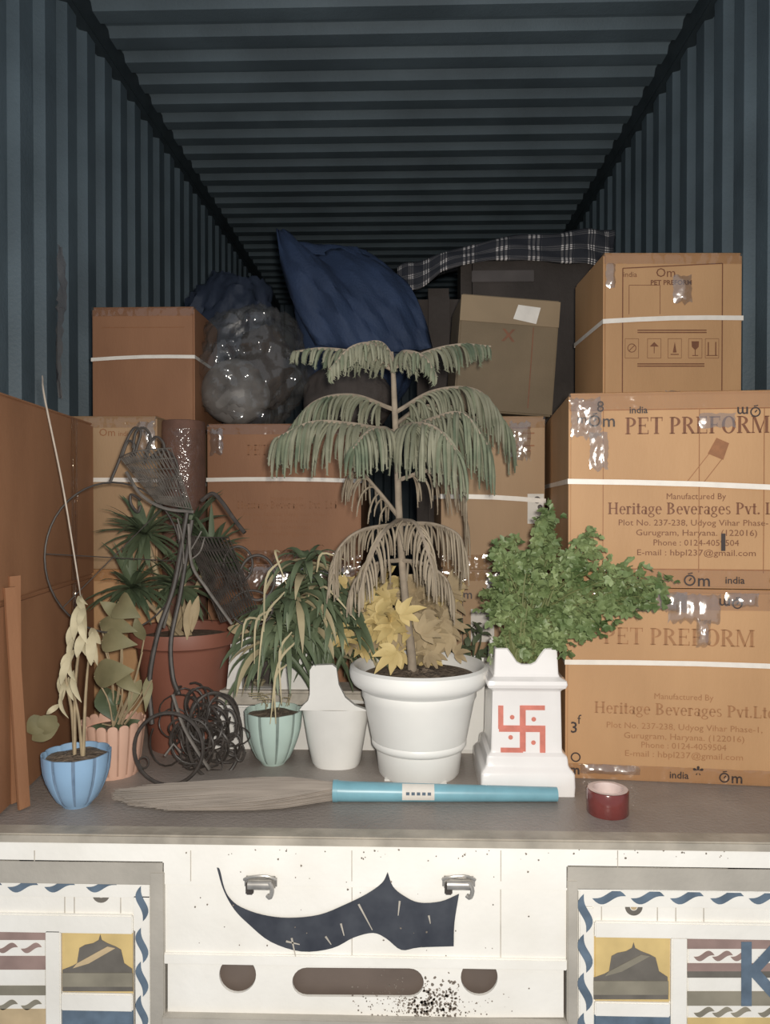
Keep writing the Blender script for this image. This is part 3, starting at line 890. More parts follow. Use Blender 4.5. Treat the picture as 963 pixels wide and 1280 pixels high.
# ------------------------------------------------------------------ bundles on top of the middle row
def lump(c, rx, ry, rz, fold, seed, nu=64, nv=40, peak=None, flat=None, sharp=1.0):
    """closed sack: an ellipsoid with noise folds; flat = lowest z"""
    from mathutils import noise
    mb = MB(); c = Vector(c); vs = []
    for j in range(nv + 1):
        ph = -PI / 2 + PI * j / nv
        for i in range(nu):
            a = 2 * PI * i / nu
            d = Vector((math.cos(a) * math.cos(ph), math.sin(a) * math.cos(ph), math.sin(ph)))
            n1 = noise.noise(d * 1.7 + Vector((seed, 0, 0)))
            n2 = 1 - abs(noise.noise(d * 3.3 + Vector((0, seed, 0)))) * 2
            n3 = 1 - abs(noise.noise(d * 7.0 + Vector((0, 0, seed)))) * 2
            r = 1 + fold * (n1 * .9 + n2 * .55 * sharp + n3 * .22 * sharp)
            p = Vector((d.x * rx * r, d.y * ry * r, d.z * rz * r))
            if peak:
                (pd, amt, k) = peak; w_ = max(0, d.dot(Vector(pd).normalized())) ** k; p += Vector(pd) * amt * w_
            p += c
            if flat is not None and p.z < flat: p.z = flat
            vs.append(p)
    mb.add(vs, [(j * nu + i, j * nu + (i + 1) % nu, (j + 1) * nu + (i + 1) % nu, (j + 1) * nu + i) for j in range(nv) for i in range(nu)])
    return mb


TOP = .868
p = W(288, 440, 2.77)
o = lump(p, .185, .11, .25, .2, 6.1, flat=TOP, sharp=1.3).build('plastic_sack', M_bagblue, loc=(p.x, p.y, TOP), ang=60)
tag(o, 'dark navy plastic sack above the strapped carton in the middle row', 'sack')
p = W(446, 425, 2.70)
o = lump(p, .205, .13, .30, .09, 8.4, flat=TOP, peak=((-.6, -.1, .62), .14, 9)).build('cloth_bundle', M_cloth, loc=(p.x, p.y, TOP), ang=70)
tag(o, 'royal blue cloth bundle with a pointed corner, behind the conifer top', 'bundle')
# blue sheet thrown over the bundle: its long fold runs down from the peak
mb = MB(); rows = []
ctl = [[(345, 286, 2.62), (352, 330, 2.52), (368, 380, 2.50), (396, 432, 2.50)],
       [(362, 292, 2.58), (385, 325, 2.48), (410, 372, 2.44), (440, 436, 2.46)],
       [(392, 318, 2.62), (425, 345, 2.52), (450, 382, 2.47), (480, 440, 2.47)],
       [(430, 312, 2.66), (465, 338, 2.53), (492, 380, 2.48), (515, 438, 2.48)],
       [(478, 330, 2.70), (508, 352, 2.58), (528, 390, 2.52), (540, 436, 2.52)]]
rows = [cr([W(*c_) for c_ in r], 22) for r in ctl]
grid = [cr([r[i] for r in rows], 30) for i in range(22)]
vs = []
for i, r in enumerate(grid):
    for j, v in enumerate(r): vs.append(v + Vector((0, .012 * math.sin(j * .9 + i * .22) + .006 * math.sin(j * 2.3 - i * .5), 0)))
mb.add(vs, [(i * 30 + j, i * 30 + j + 1, (i + 1) * 30 + j + 1, (i + 1) * 30 + j) for i in range(21) for j in range(29)])
sh = mb.build('cloth_sheet', M_cloth, o, ang=70)
sh.parent = o
md = sh.modifiers.new('thick', 'SOLIDIFY'); md.thickness = .004
# clear bag with rolled contents
p = W(305, 470, 2.50)
t = thing('clear_plastic_bag', 'crumpled clear plastic bag with grey contents, beside the strapped left carton', 'bag', (p.x, p.y, TOP))
lump((p.x - .022, p.y - .02, p.z - .055), .112, .085, .105, .04, 5.5, 48, 30, flat=TOP + .004).build('contents', M_stuff, t, ang=80, label='milky grey rounded contents')
lump((p.x + .06, p.y + .03, p.z + .03), .09, .07, .13, .2, 9.5, 48, 30, flat=TOP + .004).build('contents', M_bundle, t, ang=70, label='dark contents')
lump((p.x + .03, p.y, p.z + .02), .165, .13, .185, .20, 2.2, 90, 56, flat=TOP, sharp=1.5).build('film', M_bag, t, ang=180, label='shiny clear film')
p = W(430, 492, 2.44)
o = lump((p.x + .01, 2.46, .955), .14, .09, .11, .12, 1.3, flat=TOP).build('cloth_roll', M_bundle, loc=(p.x, 2.46, TOP), ang=70)
tag(o, 'dark rolled cloth under the blue bundle, behind the conifer', 'cloth')
# tilted olive carton
a = W(582, 500, 2.22)
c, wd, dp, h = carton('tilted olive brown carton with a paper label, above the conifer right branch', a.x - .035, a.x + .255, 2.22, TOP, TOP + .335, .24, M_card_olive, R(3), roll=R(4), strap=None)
c.location.z += .012
mb = MB(); mb.box((-wd / 2, -.002, h - .075), (wd / 2, -.0005, h - .001)); f_ = mb.build('front_flap', M_flap, c, local=True, smooth=False, label='paler folded front flap')
mb = MB(); mb.add([(.01, -.003, h - .06), (.078, -.003, h - .07), (.088, -.003, h - .022), (.022, -.003, h - .018)], [(0, 1, 2, 3)])
mb.build('paper_label', M_label, f_, local=True, smooth=False, label='torn white paper label')
mb = MB(); plain(mb, 'X', -.0, h - .125, .05, -.0012, bold=.001); mb.box((.07, -.0012, .02), (.073, -.0006, h - .08)); mb.build('print', M_ink, c, local=True, smooth=False, kind='stuff')
# dark bundle and plaid blanket behind it
ga, gb = W(577, 400, 2.735), W(766, 400, 2.735)
mb = MB(); mb.box((ga.x, 2.735, 0), (gb.x, 2.99, 1.555), bev=.04)
o = mb.build('dark_bundle', M_bundle, loc=((ga.x + gb.x) / 2, 2.86, 0)); tag(o, 'tall dark brown wrapped bundle behind the tilted olive carton', 'bundle')
gc = W(522, 400, 2.735)
mb = MB(); mb.box((gc.x, 2.745, 0), (ga.x - .002, 2.97, 1.40), bev=.04); mb.build('side_roll', M_bundle, o)
pa = W(590, 338, 2.729); pb = W(668, 352, 2.729)
mb = MB(); mb.box((pa.x, 2.729, pb.z), (pb.x, 2.738, pa.z), bev=.002); mb.build('lid_strip', mat('grey_strip', (.09, .075, .07), .6), o, label='paler strip on the bundle')
rows = []
for x, yb_, yt_ in ((497, 368, 334), (515, 362, 328), (540, 350, 322), (570, 331, 311), (620, 325, 299), (670, 325, 293), (720, 328, 289), (752, 334, 287), (768, 338, 289)):
    f_, m_, t_ = W(x, yb_, 2.690), W(x, (yb_ + yt_) / 2, 2.694), W(x, yt_, 2.715)
    rows.append(cr([f_, m_, t_, Vector((t_.x, 2.80, t_.z + .012)), Vector((t_.x, 2.97, t_.z - .002))], 18))
mb = MB(); vs = []; mb.uv = []
for i in range(18):
    r = cr([x[i] for x in rows], 44)
    for j, v in enumerate(r):
        vs.append(v + Vector((0, .006 * math.sin(j * .8 + i), .004 * math.sin(j * .6)))); mb.uv.append((j / 43 * 1.05, i / 17 * 1.15))
mb.add(vs, [(i * 44 + j, i * 44 + j + 1, (i + 1) * 44 + j + 1, (i + 1) * 44 + j) for i in range(17) for j in range(43)])
o = mb.build('plaid_blanket', M_plaid, loc=tuple(W(640, 300, 2.8)), ang=80)
tag(o, 'dark plaid blanket with white lines spread over the bundle, against the roof', 'blanket')
md = o.modifiers.new('thick', 'SOLIDIFY'); md.thickness = .012

# ------------------------------------------------------------------ leaves
DOWN = Vector((0, 0, -1))


def blade(mb, base, d, L, wd, droop, n=7, shape=(.25, .8, 1, .85, .5, .05), fold=.25, up=None, mi=0, twist=0.0):
    """strap leaf from base along d, bending down by droop"""
    p = Vector(base); d = Vector(d).normalized(); path = [p.copy()]
    for i in range(n):
        d = (d + DOWN * (droop / n) * (.4 + 1.3 * i / n)).normalized()
        p = p + d * (L / n); path.append(p.copy())
    u = up if up is not None else Vector((0, -.35, 1)).normalized()
    mb.ribbon(path, [s * wd for s in shape], u, fold, mi)
    return path[-1]


def one_leaf(par, m, *a, name='leaf', **k):
    mb = MB(); blade(mb, *a, **k); return mb.build(name, m, par, ang=180)


def broad(mb, base, tip, wd, nrm, curl=.01, shape=(.1, .7, 1, .92, .6, .06), n=8, fold=.15):
    base, tip = Vector(base), Vector(tip); L = (tip - base).length
    path = [base.lerp(tip, i / n) + Vector(nrm) * curl * math.sin(PI * i / n) for i in range(n + 1)]
    mb.ribbon(path, [s * wd for s in shape], Vector(nrm), fold)


# ------------------------------------------------------------------ big white pot with the conifer
PY = 1.742
base = W(526, 985, 1.65); pc = Vector((W(524, 900, PY).x, PY, 0))
t = thing('potted_conifer', 'large white round pot with a dusty drooping conifer', 'potted plant', tuple(pc))
rr = 87 * PY / FP
prof = [(.001, 0), (.088, 0), (.0925, .006), (.0985, .058), (.099, .061), (.1045, .064), (.1085, .070), (.109, .078), (.1075, .081), (.110, .086), (.127, .172), (.131, .180), (.132, .196), (.142, .204), (.152, .210), (.158, .222),
        (.160, .234), (.158, .246), (.150, .251), (.142, .247), (.134, .235), (.128, .212), (.120, .208)]
mb = MB(); mb.lathe(pc, prof, 64); mb.build('pot', M_white, t, ang=35)
mb = MB()
for k in range(4):
    a = 2 * PI * k / 4 + .6; mb.box((pc.x + .07 * math.cos(a) - .02, pc.y + .07 * math.sin(a) - .02, -.0), (pc.x + .07 * math.cos(a) + .02, pc.y + .07 * math.sin(a) + .02, .004))
mb.build('foot_rim', M_white2, t, smooth=False)
mb = MB(); mb.lathe(pc, [(.129, .224), (.10, .228), (.06, .231), (.02, .234), (.001, .234)], 40, fn=lambda a, t_, r, z: (r, z + .004 * math.sin(a * 7 + r * 90) * (1 if r < .12 else 0))); mb.build('soil', M_soil, t)
tr = [W(x, y, PY) for x, y in ((516, 848), (514, 810), (507, 750), (502, 690), (499, 640), (497, 580), (494, 520), (492, 470), (490, 440))]
tr[0].z = .228; tr[0].x = W(516, 845, PY).x
tp = cr(tr, 40)
mb = MB(); mb.tube(tp, [.0115, .010, .009, .0085, .008, .0075, .006, .004], 10); mb.build('trunk', M_trunk, t)


def conifer_branch(pts, nb, Lp, mats, seed, hang=1.0, spread=.55, fuzz=.008, rad=.0042):
    """pts: (px, py, depth offset) control points; Lp: hanging length in pixels (start, middle, end)"""
    rnd = random.Random(seed)
    path = cr([W(x, y, PY + d) for x, y, d in pts], 26)
    mb = MB(); mb.tube(path, [.0055, .0045, .0035, .002], 6); st = mb.build('branch', mats[0], t)
    mb = MB()
    for i in range(nb):
        f = .10 + .90 * (i + rnd.random() * .6) / nb; k = min(int(f * 25), 24)
        p = path[k].lerp(path[k + 1], f * 25 - k) if k < 25 else path[25]
        tan = (path[min(k + 1, 25)] - path[max(k - 1, 0)]).normalized()
        sd = tan.cross(Vector((0, 0, 1)));
        if sd.length < .1: sd = Vector((0, 1, 0))
        sd.normalize()
        for s in (-1, 1):
            L = lerpl(Lp, f) * PY / FP * rnd.uniform(.75, 1.15)
            d = (sd * s * spread * rnd.uniform(.5, 1.3) + tan * rnd.uniform(.25, .6) + Vector((0, 0, rnd.uniform(-.25, .15)))).normalized()
            pp = p.copy(); N = 9; pth = [pp.copy()]
            for j in range(N):
                d = (d + DOWN * .42 * hang + Vector((rnd.uniform(-.05, .05), rnd.uniform(-.05, .05), 0))).normalized(); pp = pp + d * (L / N); pth.append(pp.copy())
            mi = 1 if (len(mats) > 2 and f > .45 and rnd.random() < (f - .25)) else 0
            mb.tube(pth, [rad * .7, rad, rad, rad * .8, rad * .35], 5, mi)
            for j in range(1, N + 1):
                tj = (pth[j] - pth[j - 1]).normalized()
                for q_ in range(3):
                    a = Vector((rnd.uniform(-1, 1), rnd.uniform(-1, 1), rnd.uniform(-1, 1))); a = (a - tj * a.dot(tj)).normalized()
                    b0 = pth[j - 1].lerp(pth[j], rnd.random()); tipv = b0 + (a + tj * .9).normalized() * fuzz * rnd.uniform(.6, 1.2)
                    sw = tj * .0016
                    mb.add([b0 - sw, b0 + sw, tipv], [(0, 1, 2)], mi)
    mb.build('foliage', mats[1:], st, kind='stuff', ang=60)


P1, P2, P3 = [M_trunk, M_pine, M_pine_g], [M_trunk, M_pine, M_pine_g], [M_trunk, M_pine_d]
# top whorl
conifer_branch([(491, 462, 0), (452, 443, -.03), (405, 436, -.05), (366, 440, -.06)], 18, (20, 34, 16), P1, 1, .8)
conifer_branch([(491, 458, 0), (470, 432, -.06), (440, 434, -.11), (412, 462, -.14)], 17, (26, 30, 20), P1, 2, .9)
conifer_branch([(492, 460, 0), (535, 440, .02), (575, 431, .03), (614, 433, .03)], 18, (20, 40, 18), P1, 3, .9)
conifer_branch([(492, 456, 0), (505, 440, -.08), (530, 446, -.13), (545, 470, -.15)], 12, (20, 26, 16), P1, 4, .9)
conifer_branch([(491, 455, 0), (478, 434, .08), (450, 438, .14), (430, 452, .18)], 12, (20, 26, 16), P1, 5, .9)
conifer_branch([(490, 446, 0), (478, 430, -.01), (462, 428, -.03), (450, 436, -.05)], 9, (14, 20, 10), P1, 6, .9)
# big middle whorl
conifer_branch([(493, 512, 0), (440, 494, .05), (390, 505, .08), (348, 556, .09)], 26, (34, 62, 40), P2, 7)
conifer_branch([(494, 540, 0), (440, 530, -.05), (390, 528, -.09), (345, 548, -.11)], 24, (40, 76, 46), P2, 8)
conifer_branch([(495, 515, 0), (545, 488, .06), (600, 490, .09), (640, 540, .10)], 26, (30, 56, 60), P2, 9)
conifer_branch([(495, 545, 0), (540, 524, -.07), (580, 518, -.12), (612, 560, -.14)], 26, (60, 84, 54), P2, 10)
conifer_branch([(495, 540, 0), (515, 530, -.10), (545, 535, -.17), (572, 565, -.21)], 22, (56, 80, 54), P2, 11)
conifer_branch([(495, 545, 0), (480, 535, -.10), (460, 540, -.16), (442, 560, -.20)], 15, (40, 56, 40), P2, 12)
conifer_branch([(495, 530, 0), (530, 508, .10), (575, 512, .16), (608, 545, .19)], 18, (40, 70, 60), P2, 13)
# dead lower whorls
conifer_branch([(498, 655, 0), (450, 664, -.05), (422, 690, -.08), (417, 730, -.09)], 17, (34, 46, 26), P3, 14, .9, .6, .004, .0028)
conifer_branch([(498, 655, 0), (540, 655, -.04), (572, 668, -.06), (582, 692, -.06)], 17, (30, 60, 44), P3, 15, 1, .6, .004, .0028)
conifer_branch([(498, 645, 0), (470, 610, .02), (448, 588, .04), (432, 600, .05)], 12, (34, 52, 30), P3, 16, .9, .6, .004, .0026)
conifer_branch([(498, 650, 0), (480, 665, -.12), (462, 700, -.17), (450, 740, -.18)], 15, (34, 46, 30), P3, 17, .9, .6, .004, .0028)
conifer_branch([(499, 650, 0), (520, 655, -.12), (535, 690, -.16), (545, 730, -.17)], 15, (34, 46, 30), P3, 18, .9, .6, .004, .0028)
conifer_branch([(498, 600, 0), (540, 588, .02), (575, 600, .03), (585, 660, .03)], 13, (40, 60, 60), P3, 19, 1, .5, .004, .0026)
conifer_branch([(500, 700, 0), (470, 705, -.05), (445, 725, -.08), (436, 752, -.09)], 12, (26, 38, 24), P3, 20, 1, .6, .004, .0028)
conifer_branch([(501, 700, 0), (530, 705, -.04), (556, 722, -.06), (568, 750, -.06)], 12, (26, 40, 30), P3, 21, 1, .6, .004, .0028)

# ------------------------------------------------------------------ white square planter behind, with yellowing plant
p = W(556, 945, 1.93)
bx = Vector((W(560, 945, 1.95).x, 1.975, 0))
t = thing('square_planter', 'white square planter behind the big round pot, with yellowing leaves', 'potted plant', tuple(bx))
hx = .115
mb = MB()
prof = [(.001, .0), (hx * .86, .0), (hx * .9, .01), (hx, .19), (hx, .20), (hx * .92, .20), (hx * .88, .17), (.001, .17)]
SQ = math.sqrt(2)
mb.lathe(bx, [(r * SQ, z) for r, z in prof], 4, fn=None)
# turn the four-sided ring so that its faces look along the axes
vs = []
for v in mb.v:
    d = Vector(v) - bx; d = Matrix.Rotation(PI / 4, 3, 'Z') @ d; vs.append(tuple(bx + d))
mb.v = vs; mb.build('planter', M_white, t, smooth=False)
mb = MB(); mb.box((bx.x - hx * .87, bx.y - hx * .87, .165), (bx.x + hx * .87, bx.y + hx * .87, .180)); mb.build('soil', M_soil, t, smooth=False)
rnd = random.Random(5)
mb = MB(); tips = []
root = bx + Vector((-.03, 0, .175))
for k, (x, y, dd) in enumerate(((462, 760, -.10), (476, 800, -.16), (520, 745, -.08), (545, 775, -.12), (440, 745, -.05), (500, 790, -.2), (560, 740, 0), (490, 735, 0), (530, 805, -.15))):
    e = W(x, y, bx.y + dd); pth = cr([root, root.lerp(e, .5) + Vector((0, 0, .05)), e], 10); mb.tube(pth, [.004, .003, .0015], 5); tips.append(e)
mb.build('stem', M_drystem, t)
for k in range(170):
    e = tips[k % len(tips)] + Vector((rnd.gauss(0, .032), rnd.gauss(0, .035), rnd.gauss(0, .024)))
    d = Vector((rnd.uniform(-1, 1), rnd.uniform(-1, .2), rnd.uniform(-.7, .5))).normalized(); L = rnd.uniform(.045, .075)
    # lobed leaf: five pointed fingers from one point
    mb = MB()
    sd = d.cross(Vector((0, -1, .3))).normalized()
    for f in (-70, -36, 0, 36, 70):
        dd = (d * math.cos(R(f)) + sd * math.sin(R(f))); blade(mb, e, dd, L * (1 - abs(f) / 160), L * .17, .5, 4, (.35, 1, .7, .05), up=Vector((0, -1, .5)).normalized())
    px = e.x; mb.build('leaf', M_yleaf if (px < W(512, 0, bx.y).x and rnd.random() < .8) or rnd.random() < .12 else M_tleaf, t, ang=180)
# small dark plant at its right corner
root = bx + Vector((.06, 0, .175)); mb = MB(); tips = []
for x, y in ((575, 772), (590, 785), (602, 792), (585, 808), (570, 815), (606, 812), (596, 822), (560, 825)):
    e = W(x, y, bx.y - .02 + rnd.uniform(-.05, .05)); mb.tube(cr([root, root.lerp(e, .5) + Vector((.01, 0, .02)), e], 8), .0018, 5); tips.append(e)
mb.build('stem', M_dgreen, t)
for e in tips:
    for k in range(5):
        one_leaf(t, M_dgreen, e, Vector((rnd.uniform(-1, 1), rnd.uniform(-1, .3), rnd.uniform(-.4, .6))), rnd.uniform(.022, .04), .009, .8, n=4, shape=(.3, 1, .9, .1))
p = W(597, 782, 2.15)

# ------------------------------------------------------------------ tulsi planter with red sign
TY = 1.70
tc = Vector((W(652, 950, TY).x, TY, 0))
t = thing('tulsi_planter', 'white ceramic tulsi planter with a red painted sign and bushy green plant', 'potted plant', tuple(tc), (0, 0, 0))


def sq_loft(mb, c, secs, rnd_=.12, nseg=3, fn=None):
    """stack of rounded squares: (half width, z)"""
    ring_ = []
    for sx, sy in ((1, 1), (-1, 1), (-1, -1), (1, -1)):
        a0 = {(1, 1): 0, (-1, 1): 90, (-1, -1): 180, (1, -1): 270}[(sx, sy)]
        for k in range(nseg + 1):
            a = R(a0 + 90 * k / nseg); ring_.append((sx * (1 - rnd_) + rnd_ * math.cos(a), sy * (1 - rnd_) + rnd_ * math.sin(a)))
        # points along the next side so that the rim can dip
        nxt = {(1, 1): ((1 - rnd_), 1, -(1 - rnd_), 1), (-1, 1): (-1, 1 - rnd_, -1, -(1 - rnd_)), (-1, -1): (-(1 - rnd_), -1, 1 - rnd_, -1), (1, -1): (1, -(1 - rnd_), 1, 1 - rnd_)}[(sx, sy)]
        for k in range(1, 12):
            f = k / 12; ring_.append((nxt[0] + (nxt[2] - nxt[0]) * f, nxt[1] + (nxt[3] - nxt[1]) * f))
    n = len(ring_); vs = []
    for i, (h, z) in enumerate(secs):
        for u, v in ring_:
            zz = fn(u, v, i, z) if fn else z
            vs.append((c.x + u * h, c.y + v * h, c.z + zz))
    fs = [tuple(range(n - 1, -1, -1))]
    for i in range(len(secs) - 1):
        for k in range(n): fs.append((i * n + k, i * n + (k + 1) % n, (i + 1) * n + (k + 1) % n, (i + 1) * n + k))
    fs.append(tuple((len(secs) - 1) * n + k for k in range(n)))
    mb.add(vs, fs)


hb = .0985
secs = [(hb, 0), (hb, .004), (hb + .001, .020), (hb, .045), (hb - .004, .052), (.090, .056), (.087, .062), (.086, .074), (.0845, .080), (.077, .086),
        (.0755, .092), (.073, .215), (.075, .219), (.083, .225), (.0855, .232), (.084, .240), (.078, .243), (.071, .247), (.068, .255)]
mb = MB(); sq_loft(mb, tc, secs, .05); mb.build('body', M_ceramic, t, ang=30)
# crown with a scooped dip in each side
def crown(u, v, i, z):
    m = max(abs(u), abs(v)); s = min(abs(u), abs(v)) / max(m, 1e-6)
    k = 1 - min(1, (s / .62) ** 2)
    k = k * k * (3 - 2 * k)
    return z - (.034 * k if i in (1, 2, 3) else 0)
mb = MB(); sq_loft(mb, tc, [(.069, .252), (.0665, .305), (.063, .307), (.060, .302), (.060, .262)], .06, fn=crown); mb.build('crown', M_ceramic, t, ang=35, label='scalloped ceramic crown')
mb = MB(); mb.box((tc.x - .06, tc.y - .06, .255), (tc.x + .06, tc.y + .06, .266)); mb.build('soil', M_soil, t, smooth=False)
yf = lambda z: tc.y - (.0755 + (.073 - .0755) * (z - .092) / (.123)) - .0002


def facept(px, py):
    p_ = W(px, py, TY - .0745); return (p_.x, p_.z)


mb = MB(); dk = 0
for x0, y0, x1, y1 in ((650, 882, 657.5, 940), (624, 907, 682, 914.5), (652, 882, 681.5, 887.5), (623, 882, 629.5, 911), (675, 911, 682, 940.5), (626, 934.5, 654, 940.2)):
    a0, a1 = facept(x0, y1); b0, b1 = facept(x1, y0)
    vs = [(a0, yf(a1) - .0006, a1), (b0, yf(a1) - .0006, a1), (b0, yf(b1) - .0006, b1), (a0, yf(b1) - .0006, b1)]
    dk += .00012; vs = [(v[0], v[1] - dk, v[2]) for v in vs]
    vs += [(v[0], v[1] + .002, v[2]) for v in vs]
    mb.add(vs, [(0, 1, 2, 3), (0, 4, 5, 1), (1, 5, 6, 2), (2, 6, 7, 3), (3, 7, 4, 0)])
for x, y in ((640.5, 896.5), (667.5, 899), (638.5, 921.5), (667, 928)):
    a0, a1 = facept(x, y); vs = [(a0 + .005 * math.cos(2 * PI * k / 12), yf(a1) - .0007, a1 + .005 * math.sin(2 * PI * k / 12)) for k in range(12)]
    mb.add(vs, [tuple(range(12))])
mb.build('painted_sign', M_red, t, smooth=False, label='red painted swastika with four dots')
# bush: stems fan out from the crown, leaflets in threes along them
rnd = random.Random(11)
ms, ml = MB(), MB()
blobs = [((690, 735), (80, 64), 26), ((642, 692), (32, 22), 12), ((686, 660), (18, 30), 10), ((732, 690), (24, 20), 7), ((782, 718), (34, 14), 7), ((792, 752), (40, 24), 15), ((655, 795), (46, 34), 16), ((735, 785), (46, 26), 13), ((622, 752), (24, 40), 10), ((828, 728), (14, 14), 4), ((700, 812), (26, 16), 5), ((740, 672), (8, 8), 2), ((652, 818), (38, 16), 14), ((680, 800), (26, 24), 8)]
root = tc + Vector((0, 0, .268))
for (cx, cy), (rx, ry), cnt in blobs:
    for k in range(cnt):
        while True:
            a, b, c_ = rnd.uniform(-1, 1), rnd.uniform(-1, 1), rnd.uniform(-1, 1)
            if a * a + b * b + c_ * c_ < 1: break
        rt_ = min(1, max(0, (cx + a * rx - 690) / 40)); e = W(cx + a * rx, cy + b * ry, TY + .005 + c_ * .095 - rt_ * .10 - rt_ * c_ * .035)
        r0 = root + Vector((rnd.uniform(-.03, .03), rnd.uniform(-.03, .03), 0))
        pth = cr([r0, r0.lerp(e, .4) + Vector((0, 0, .05)), r0.lerp(e, .75) + Vector((0, 0, .03)), e], 16)
        ms.tube(pth, [.0024, .0018, .0009], 4)
        for j in range(5, 16):
            for s in range(1 if j < 9 else (2 if j < 12 else 3)):
                base_ = pth[j] + Vector((rnd.gauss(0, .007), rnd.gauss(0, .007), rnd.gauss(0, .006)))
                d = Vector((rnd.uniform(-1, 1), rnd.uniform(-1, .6), rnd.uniform(-.5, .7))).normalized()
                u = Vector((rnd.uniform(-.5, .5), rnd.uniform(-1, 0), rnd.uniform(.1, 1))).normalized()
                sd = d.cross(u).normalized()
                for f in (-55, 0, 55):
                    dd = d * math.cos(R(f)) + sd * math.sin(R(f)); L = rnd.uniform(.011, .020) * (1 if f == 0 else .85)
                    blade(ml, base_, dd, L, L * .36, .45, 2, (.3, 1, .25), up=u)
ms.build('stem', M_bushstem, t)
ml.build('foliage', M_bush, t, kind='stuff', ang=180)

# ------------------------------------------------------------------ white wall planter with strap-leaved plant
WY = 1.80
o_ = W(418, 962, 1.763)
wc = Vector((W(419, 920, WY).x, WY, 0))
t = thing('strap_leaf_plant', 'tapered white planter with a tall neck, holding a drooping strap leaved plant', 'potted plant', tuple(wc))
zz = lambda y: EYE - (y - 628) * 1.763 / FP
xx = lambda x: W(x, 900, 1.763).x
# body: oval section that widens upward, then a neck rising at the left of centre
mb = MB(); vs = []; n = 32; lev = [(962, 391, 448), (958, 388, 450), (935, 383, 454), (905, 378, 459), (888, 375, 461)]
for y, xa, xb in lev:
    cx_ = (xx(xa) + xx(xb)) / 2; hw = (xx(xb) - xx(xa)) / 2; z = max(0, zz(y)) if y < 962 else 0
    for k in range(n):
        a = 2 * PI * k / n; vs.append((cx_ + hw * math.copysign(abs(math.cos(a)) ** .8, math.cos(a)), WY + .052 * math.copysign(abs(math.sin(a)) ** .8, math.sin(a)), z))
mb.add(vs, [(i * n + k, i * n + (k + 1) % n, (i + 1) * n + (k + 1) % n, (i + 1) * n + k) for i in range(len(lev) - 1) for k in range(n)] + [tuple(range(n - 1, -1, -1))])
mb.build('pot', M_white2, t)
mb = MB()
out = [(375, 888.5), (378, 884), (386, 876), (388, 868), (388, 838), (392, 832), (416, 831), (421, 835), (424, 856), (432, 872), (444, 882), (461, 888.5)]
mb.plate([(xx(a), zz(b)) for a, b in out], WY - .046, WY - .030); mb.build('neck', M_white2, t, ang=30, label='raised front neck of the planter')
mb = MB(); mb.box((xx(381), WY - .028, zz(896)), (xx(456), WY + .035, zz(891))); mb.build('soil', M_soil, t, smooth=False)
stems = [((383, 705), -.02), ((372, 740), -.06), ((403, 742), .02), ((345, 762), -.04), ((422, 772), -.03), ((358, 790), -.07), ((438, 800), .0), ((386, 778), -.02), ((340, 800), -.05), ((420, 742), -.02)]
mb = MB(); root = Vector((xx(404), WY, zz(892))); heads = []
for (x, y), dd in stems:
    e = W(x, y, WY + dd + .05); mb.tube(cr([root, root.lerp(e, .5) + Vector((0, .0, .02)), e], 10), [.007, .005], 7); heads.append(e)
mb.build('stem', M_strap_g, t)
rnd = random.Random(21)
for hi, e in enumerate(heads):
    for k in range(40):
        a = 2 * PI * k / 40 * 2.4; el = rnd.uniform(-.35, .75) if hi else rnd.uniform(-.1, 1.1)
        d = Vector((math.cos(a) * math.cos(el), math.sin(a) * math.cos(el) * .8 + .05, math.sin(el)))
        dry = rnd.random() < .10
        L = rnd.uniform(.11, .18) * (.62 if el > .6 else 1)
        mb = MB(); tip = blade(mb, e + Vector((0, 0, rnd.uniform(-.05, .015))), d, L, rnd.uniform(.006, .011), rnd.uniform(1.4, 2.8), n=8)
        if any(v[2] < zz(826) and xx(372) < v[0] < xx(464) and v[1] < WY - .005 for v in mb.v): continue
        mb.build('leaf', M_strap_y if dry else M_strap_g, t, ang=180)
for sx, sy, ex, ey in ((352, 700, 330, 790), (356, 740, 322, 850), (340, 762, 318, 830), (372, 800, 338, 905), (360, 830, 345, 905), (365, 790, 352, 880), (396, 715, 432, 700), (400, 735, 445, 775), (330, 775, 302, 810), (350, 690, 358, 730)):
    mb = MB(); A, B = W(sx, sy, WY - .09), W(ex, ey, WY - .12); md_ = A.lerp(B, .45) + Vector((-.015, -.01, .03))
    mb.ribbon(cr([A, md_, B], 9), [.0015, .0028, .0022, .0008], Vector((.2, -1, .3)), .2); mb.build('dry_leaf', M_strap_y, t, ang=180, label='straw coloured dry leaf')

